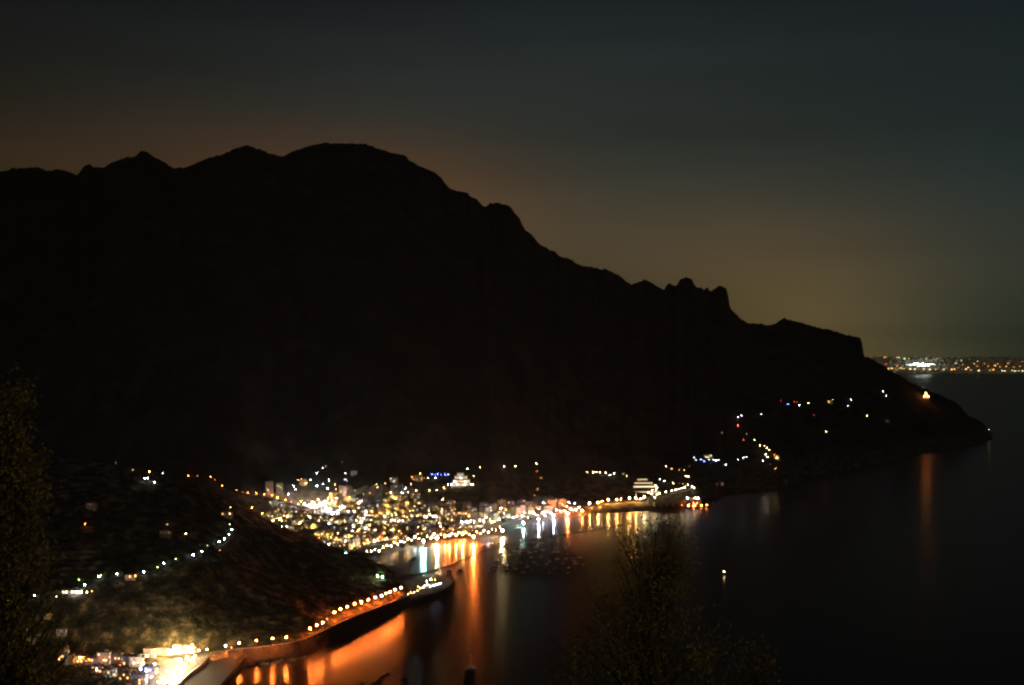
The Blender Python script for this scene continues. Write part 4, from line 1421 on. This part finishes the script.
def town_tree(seed, h, w):
    rnd = random.Random(seed)
    tr = MB().tube([(0, 0, -1), (.1, 0, h * .35), (0, .1, h * .6)], [.35, .28, .15], 6)
    for k in range(5):
        q = 2 * math.pi * k / 5
        tr.tube([(0, 0, h * .4), (math.cos(q) * w * .35, math.sin(q) * w * .35, h * .7)], [.16, .06], 5)
    cr = MB()
    for k in range(46):
        while True:
            o = Vector((rnd.uniform(-1, 1), rnd.uniform(-1, 1), rnd.uniform(-1, 1)))
            if o.length < 1:
                break
        c = Vector((o.x * w * .5, o.y * w * .5, h * .60 + o.z * h * .38))
        leaf_quads(cr, c, 34, w * .15, .62, rnd)
    a, b = tr.mesh('trunk'), cr.mesh('crown')
    a.materials.append(M_BARK)
    b.materials.append(M_PINE)
    return a, b


TT = [town_tree(1, 9, 8), town_tree(2, 11, 10), town_tree(3, 8, 7)]


def tree(p, k, label, group, sc=1.0, mat=None):
    o = empty('tree', p, k * 1.7)
    tag(o, label, 'tree', group)
    o.scale = (sc, sc, sc)
    link('trunk', TT[k][0], None, o)
    link('crown', TT[k][1], mat, o)
    return o


TL = [(402, 549), (408, 541.5), (412, 546), (416.5, 540), (419, 539), (434, 530.5), (443, 528), (447, 530), (455, 528.5), (413, 531), (398, 527), (388, 540), (392, 549), (343, 527), (350, 529), (335, 529), (441, 539), (472, 527.5), (503, 523), (530, 520.5)]
n = 0
for (a, b) in sorted(TL):
    n += 1
    p = hit(a, b)
    tree(p, n % 3, f'dark round tree among the seafront lamps, {ordinal(n)} from the left', 'trees of the seafront', 1.0)
p = hit(381.5, 577.5)
tree(p, 1, 'leafy tree lit bright green on the ridge of the headland', None, 1.6, M_LEAFG)
lamp(Vector(p) + Vector((2, -7.0, -2)), CYAN, 4, 3.5, 'turquoise white floodlight at the foot of the green lit tree', None, 'floodlight_mast', 'floodlight')
lamp(Vector(p) + Vector((-5, -6.0, -1)), GREEN, 4, 3.5, 'yellow green floodlight beside the green lit tree', None, 'floodlight_mast', 'floodlight')

RT = [(231, 536), (234, 533), (227, 541.5), (222, 544.5), (213, 548), (205, 553), (197, 557), (178, 562), (169, 566), (158, 569.5), (147, 574.5), (121, 576.5), (104, 578), (90, 584), (82, 583), (38, 597)]
for i, (a, b) in enumerate(sorted(RT)):
    q = hit(a, b)
    tree(q, i % 3, f'leafy roadside tree lit green beside the headland road, {ordinal(i + 1)} from its lower end', 'trees along the headland road', .62, M_LEAFG)

# scrub on the lit terraces (uncountable ground cover)
sc_ = MB()
rs = random.Random(17)
for _ in range(5200):
    px = rs.uniform(60, 400) if _ % 2 else rs.uniform(110, 240)
    py = rs.uniform(interp(RIDGEB, px) + 4, interp([(60, 650), (200, 645), (300, 636), (345, 614), (400, 594)], px) - 2)
    h = hit(px, py)
    if h is None or h.y > 2100:
        continue
    leaf_quads(sc_, h + Vector((0, 0, .6)), 9, rs.uniform(.8, 2.4), .9, rs)
tag(sc_.build('scrub', M_LEAF), kind='stuff')


# foreground trees near the viewer
def near_tree(name, base, top, label, crowns, n_leaf, mat, seed, size=.055):
    rnd = random.Random(seed)
    base, top = Vector(base), Vector(top)
    o = empty(name, base)
    tag(o, label, 'tree')
    tr = MB()
    l = top - base
    tr.tube([(0, 0, -.5), l * .35 + Vector((.12, 0, 0)), l * .7, l * .97], [.22, .16, .09, .02], 8)
    cr = MB()
    for (c, r3, wgt) in crowns:
        c = Vector(c) - base
        nb = int(60 * wgt)
        for b in range(nb):
            while True:
                d = Vector((rnd.uniform(-1, 1), rnd.uniform(-1, 1), rnd.uniform(-1, 1)))
                if .25 < d.length < 1:
                    break
            tip_ = c + Vector((d.x * r3[0], d.y * r3[1], d.z * r3[2]))
            tt = min(.95, max(.3, (tip_.z - .9) / max(l.z, .1) * .92))
            st = l * tt
            mid = st.lerp(tip_, .5) + Vector((rnd.uniform(-.15, .15), rnd.uniform(-.15, .15), rnd.uniform(-.05, .25)))
            tr.tube([st, mid, tip_], [.022, .013, .004], 4, cap=False)
            for k in range(max(4, int(n_leaf / nb * wgt))):
                u = rnd.random() ** .6
                q = mid.lerp(tip_, u) if u > .15 else st.lerp(mid, rnd.uniform(.5, 1))
                q = q + Vector((rnd.gauss(0, .13), rnd.gauss(0, .13), rnd.gauss(0, .10)))
                leaf_quads(cr, q, 1, .02, size, rnd)
    tr.build('trunk', M_BARK, o)
    cr.build('crown', mat, o)
    return o


def gz(x, y):
    return ground(x, y)


# centre tree at ~30 m
D = 30
P0 = at_y(640, 700, D)
near_tree('olive_tree', (P0.x, D, gz(P0.x, D)), tuple(at_y(656, 508, D)), 'sparse dim tree rising at the bottom middle over the water',
          [(at_y(655, 545, D), (.95, .8, .85), 1.0), (at_y(625, 600, D), (1.35, 1.1, 1.1), 1.5), (at_y(672, 555, D), (.55, .6, .8), .7), (at_y(690, 640, D), (1.2, 1.0, 1.0), .9), (at_y(590, 660, D), (1.3, 1.0, 1.0), 1.2), (at_y(640, 700, D), (2.2, 1.4, .9), 1.4)], 1700, M_LEAFW, 5, .043)
D = 34
P0 = at_y(760, 720, D)
near_tree('olive_tree', (P0.x, D, gz(P0.x, D)), tuple(at_y(758, 628, D)), 'low dark tree top at the bottom edge right of the sparse tree', [(at_y(756, 665, D), (.7, .7, .8), .8), (at_y(735, 690, D), (1.1, .8, .7), .8)], 800, M_LEAFW, 6)
D = 22
P0 = at_y(-40, 640, D)
near_tree('cypress_tree', (P0.x, D, gz(P0.x, D)), tuple(at_y(6, 366, D)), 'dense amber tinged tree filling the left edge',
          [(at_y(8, 400, D), (.42, .5, .6), .7), (at_y(5, 470, D), (.85, .8, .9), 1.8), (at_y(0, 560, D), (1.15, 1.0, 1.2), 2.2), (at_y(20, 640, D), (1.2, 1.0, .9), 1.4), (at_y(60, 690, D), (1.6, 1.0, .6), 1.2)], 2000, M_LEAFW, 7, .042)

# assumed garden lamp of the viewing terrace, added out of view beside the camera
o = link('street_lamp', pole_mesh(4.5), M_METAL, loc=(8.0, 10.0, gz(8.0, 10.0) - .1))
tag(o, 'assumed garden lamp on a post out of view, added to light the near trees', 'street lamp')
link('lamp_head', head_mesh(.22), emit((1.0, .70, .24), 1500), o, loc=(0, 0, 4.75))

# ------------------------------------------------------------------ far city lights
FARB = MB().box((0, 0, 15), (34, 20, 30))
FARB.box((0, 0, 31), (12, 10, 3))
FARM = FARB.mesh('wall')
FARM.materials.append(WALLS['grey'])
FW1 = MB().box((0, 0, 17), (36, 22, 20)).mesh('lit_floors')
FW1.materials.append(emit(WARM, 8))
rf = random.Random(9)
far = []
zc = [(877, 357, ORANGE, 1.2), (884.5, 357.5, ORANGE, 4), (886, 355, AMBER, 2), (897, 353.5, AMBER, 1.5), (899, 358, GREEN, 2), (904.5, 359, GREEN, 3), (909, 358.7, GREEN, 2), (921.5, 359.3, WARM, 2), (926, 359, GREEN, 1.5), (934, 359.5, AMBER, 2), (937, 359, WARM, 2), (931, 361, WARM, 1.5),
      (889, 369, AMBER, 5), (892, 368.9, AMBER, 5), (895, 369, AMBER, 5), (898, 368.8, AMBER, 5), (901, 368.5, AMBER, 5), (904, 369.3, WARM, 3), (897, 366.6, ORANGE, 2), (910.5, 369.4, WARM, 4), (915, 369.5, WARM, 4.5), (924, 369.6, WARM, 4.5), (929.5, 369.9, WARM, 4.5), (936, 369.8, WARM, 2.5), (943.5, 370, WARM, 5),
      (951.5, 370, AMBER, 5), (954, 369.5, AMBER, 4), (958, 368, AMBER, 4), (956, 363.7, AMBER, 4), (961.5, 361, GREEN, 3), (966, 369.5, WARM, 4), (968, 367.8, AMBER, 3), (971, 370.5, AMBER, 3), (974, 364, AMBER, 2), (978, 361.5, GREEN, 3), (977, 366.5, ORANGE, 2), (979, 371, WARM, 4), (984, 364, AMBER, 1.5),
      (990, 371, AMBER, 3), (993, 370, AMBER, 4), (995, 366, AMBER, 5), (998, 364.5, AMBER, 3), (1000, 367.5, AMBER, 3), (1002, 371.3, WARM, 5), (1005, 371.5, WARM, 5), (1006, 366.8, AMBER, 4), (1008, 363.8, AMBER, 3), (1012, 371, WARM, 2), (1015, 371.4, GREEN, 3), (1019, 371.5, GREEN, 3), (1022.5, 371.4, WARM, 3), (1010, 362.3, GREEN, 2), (1020, 366.8, AMBER, 1.5), (1022, 362, AMBER, 1),
      (891, 361.5, ORANGE, 1), (886, 364.5, ORANGE, 1.5), (866, 356.8, GREEN, 1), (871, 356, AMBER, .8), (945, 365, AMBER, 1), (963, 365, AMBER, 2), (988, 366.5, ORANGE, 2), (1014, 367.5, ORANGE, 2)]
nn = {}
for (a, b, c, s) in sorted(zc, key=lambda e: e[0]):
    d = ray(a, max(b, 357.6)).normalized()
    h = FBVH.ray_cast(CAM, d, 60000)[0]
    if h is None:
        print('FAR MISS', a, b)
        continue
    o = empty('apartment_building', h - Vector((0, 0, 10)))
    cn = CN[c]
    nn[cn] = nn.get(cn, 0) + 1
    tag(o, f'distant city block glowing {cn} across the gulf, {ordinal(nn[cn])} {cn.split()[-1]} one from the left', 'building', 'city blocks across the gulf')
    link('wall', FARM, None, o)
    link('lit_floors', FW1, emit(c, s * 1.6), o)
mass = {0: MB(), 1: MB(), 2: MB(), 3: MB()}  # glowing boxes stand in for the hazy glow over the far land
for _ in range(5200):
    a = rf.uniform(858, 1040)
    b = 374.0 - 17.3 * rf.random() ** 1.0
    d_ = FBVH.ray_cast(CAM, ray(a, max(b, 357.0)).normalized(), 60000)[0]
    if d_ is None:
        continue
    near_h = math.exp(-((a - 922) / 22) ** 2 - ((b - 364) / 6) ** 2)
    k = 3 if rf.random() < near_h * .75 else rf.choice([0, 0, 1, 1, 2])  # brighter boxes imitate a halo round the harbour floodlights
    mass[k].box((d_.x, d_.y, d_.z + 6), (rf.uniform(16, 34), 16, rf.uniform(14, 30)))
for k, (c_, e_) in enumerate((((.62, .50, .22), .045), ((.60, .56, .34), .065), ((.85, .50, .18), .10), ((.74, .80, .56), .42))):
    tag(mass[k].build('city_glow_boxes', emit(c_, e_)), kind='stuff')
MAST = MB().tube([(0, 0, 0), (0, 0, 40)], [2.0, 1.0], 6).mesh('floodlight_mast')
MAST.materials.append(M_METAL)
FH = MB().box((0, -1, 42), (16, 4, 8)).mesh('lamp_head')
FH.materials.append(emit(WHITE, 100))
for i in range(22):
    a = 906.5 + i * 1.35 + rf.uniform(-.3, .3)
    b = 364.8 + rf.uniform(-1.1, 1.1) * math.exp(-((i - 11) / 9) ** 2)
    d = ray(a, b + 1.5)
    h = FBVH.ray_cast(CAM, d.normalized(), 60000)[0]
    o = link('floodlight_mast', MAST, M_METAL, loc=h)
    tag(o, f'distant harbour floodlight mast dazzling white across the gulf, {ordinal(i + 1)} from the left', 'floodlight', 'harbour floodlights across the gulf')
    link('lamp_head', FH, emit((.92, 1.0, .84), 10 + 300 * math.exp(-((i - 11) / 4.2) ** 2)), o)

# ------------------------------------------------------------------ haze
HAZE = True
if HAZE:
    hz = MB().box((0, 21500, 560), (56000, 44000, 1200))
    m = bpy.data.materials.new('haze_air')
    m.use_nodes = True
    N, L = m.node_tree.nodes, m.node_tree.links
    N.clear()
    pv = N.new('ShaderNodeVolumePrincipled')
    pv.inputs['Color'].default_value = (.80, .84, .88, 1)
    pv.inputs['Density'].default_value = 1.2e-5
    pv.inputs['Anisotropy'].default_value = .3
    o = N.new('ShaderNodeOutputMaterial')
    L.new(pv.outputs[0], o.inputs['Volume'])
    tag(hz.build('haze', m), kind='stuff')

# ------------------------------------------------------------------ sky
w = bpy.data.worlds.new('World')
scene.world = w
w.use_nodes = True
N, L = w.node_tree.nodes, w.node_tree.links
N.clear()
out = N.new('ShaderNodeOutputWorld')
bg = N.new('ShaderNodeBackground')
tc = N.new('ShaderNodeTexCoord')
sep = N.new('ShaderNodeSeparateXYZ')
L.new(tc.outputs['Generated'], sep.inputs[0])


def math_n(op, a, b=None):
    n = N.new('ShaderNodeMath')
    n.operation = op
    for i, v in enumerate((a, b)):
        if v is None:
            continue
        if isinstance(v, (int, float)):
            n.inputs[i].default_value = v
        else:
            L.new(v, n.inputs[i])
    return n.outputs[0]


def gauss(cx, cz, sx, sz, colr):
    a = math_n('MULTIPLY', math_n('SUBTRACT', sep.outputs[0], cx), 1 / sx)
    b = math_n('MULTIPLY', math_n('SUBTRACT', sep.outputs[2], cz), 1 / sz)
    s_ = math_n('ADD', math_n('MULTIPLY', a, a), math_n('MULTIPLY', b, b))
    e = math_n('POWER', 2.71828, math_n('MULTIPLY', s_, -1.0))
    v = N.new('ShaderNodeVectorMath')
    v.operation = 'SCALE'
    v.inputs[0].default_value = colr
    L.new(e, v.inputs['Scale'])
    return v.outputs[0]


def vadd(a, b):
    v = N.new('ShaderNodeVectorMath')
    v.operation = 'ADD'
    L.new(a, v.inputs[0])
    L.new(b, v.inputs[1])
    return v.outputs[0]


sky = N.new('ShaderNodeTexSky')
sky.sky_type = 'NISHITA'
sky.sun_disc = False
sky.sun_elevation = math.radians(20)
sky.sun_rotation = math.radians(200)
vs = N.new('ShaderNodeVectorMath')
vs.operation = 'SCALE'
vs.inputs['Scale'].default_value = .0002
L.new(sky.outputs[0], vs.inputs[0])
acc = vs.outputs[0]
GA = [(0, 0, 9, .16), (.06, .10, .25, .06), (.16, .07, .16, .05), (-.26, .13, .16, .045), (.30, .02, .10, .04), (.0, .20, .3, .06), (.36, .10, .12, .07), (.0, .3, 9, .12),
      (.22, .0, .08, .05), (.6, .3, .5, .3), (-.1, .10, .12, .05)]
GC = [(.01514, .01875, 0), (.01184, .01976, .02118), (.05952, .02871, .01161), (.0275, .0108, .0062), (0, .0084, .01199), (.01216, .01626, .01646), (.00018, .00678, .01243), (.00025, .00303, .00387),
      (.11226, .07163, .02436), (.00375, .0094, .0126), (.09, .02451, 0)]
for g_, c_ in zip(GA, GC):
    acc = vadd(acc, gauss(*g_, c_))
acc = vadd(acc, gauss(.305, -.002, .055, .014, (.016, .019, .009)))
base = N.new('ShaderNodeCombineXYZ')
for i_, v_ in enumerate((.0034, .0008, .0014)):
    base.inputs[i_].default_value = v_
acc = vadd(acc, base.outputs[0])
cmap = N.new('ShaderNodeMapping')
cmap.inputs['Scale'].default_value = (2.2, 2.2, 22)
cmap.inputs['Rotation'].default_value = (0, math.radians(4), 0)
cnz = N.new('ShaderNodeTexNoise')
cnz.inputs['Scale'].default_value = 1.6
cnz.inputs['Detail'].default_value = 4
L.new(tc.outputs['Generated'], cmap.inputs['Vector'])
L.new(cmap.outputs['Vector'], cnz.inputs['Vector'])
cfac = math_n('ADD', math_n('MULTIPLY', cnz.outputs['Fac'], .34), .83)
cv = N.new('ShaderNodeVectorMath')
cv.operation = 'SCALE'
L.new(acc, cv.inputs[0])
L.new(cfac, cv.inputs['Scale'])
L.new(cv.outputs[0], bg.inputs['Color'])
bg.inputs['Strength'].default_value = 1.0
L.new(bg.outputs[0], out.inputs['Surface'])

sd = bpy.data.lights.new('moon_fill', 'SUN')  # weak sun lamp added to lift the dark mountain
sd.energy = .06
sd.angle = math.radians(.5)
sd.color = (.62, .82, 1.0)
so = bpy.data.objects.new('moon_fill', sd)
COL.objects.link(so)
so.rotation_euler = (math.radians(70), 0, math.radians(-20))

# ------------------------------------------------------------------ render settings
scene.view_settings.view_transform = 'Standard'
scene.view_settings.look = 'None'
scene.view_settings.exposure = 0
scene.view_settings.gamma = 1
scene.view_settings.use_curve_mapping = False
scene.render.engine = 'CYCLES'
cy = scene.cycles
cy.use_denoising = True
cy.max_bounces = 4
cy.diffuse_bounces = 2
cy.glossy_bounces = 2
cy.volume_bounces = 0
cy.transmission_bounces = 2
cy.sample_clamp_indirect = 2.0
cy.use_light_tree = True
cy.pixel_filter_type = 'BLACKMAN_HARRIS'
cy.filter_width = 2.3
cy.use_adaptive_sampling = False
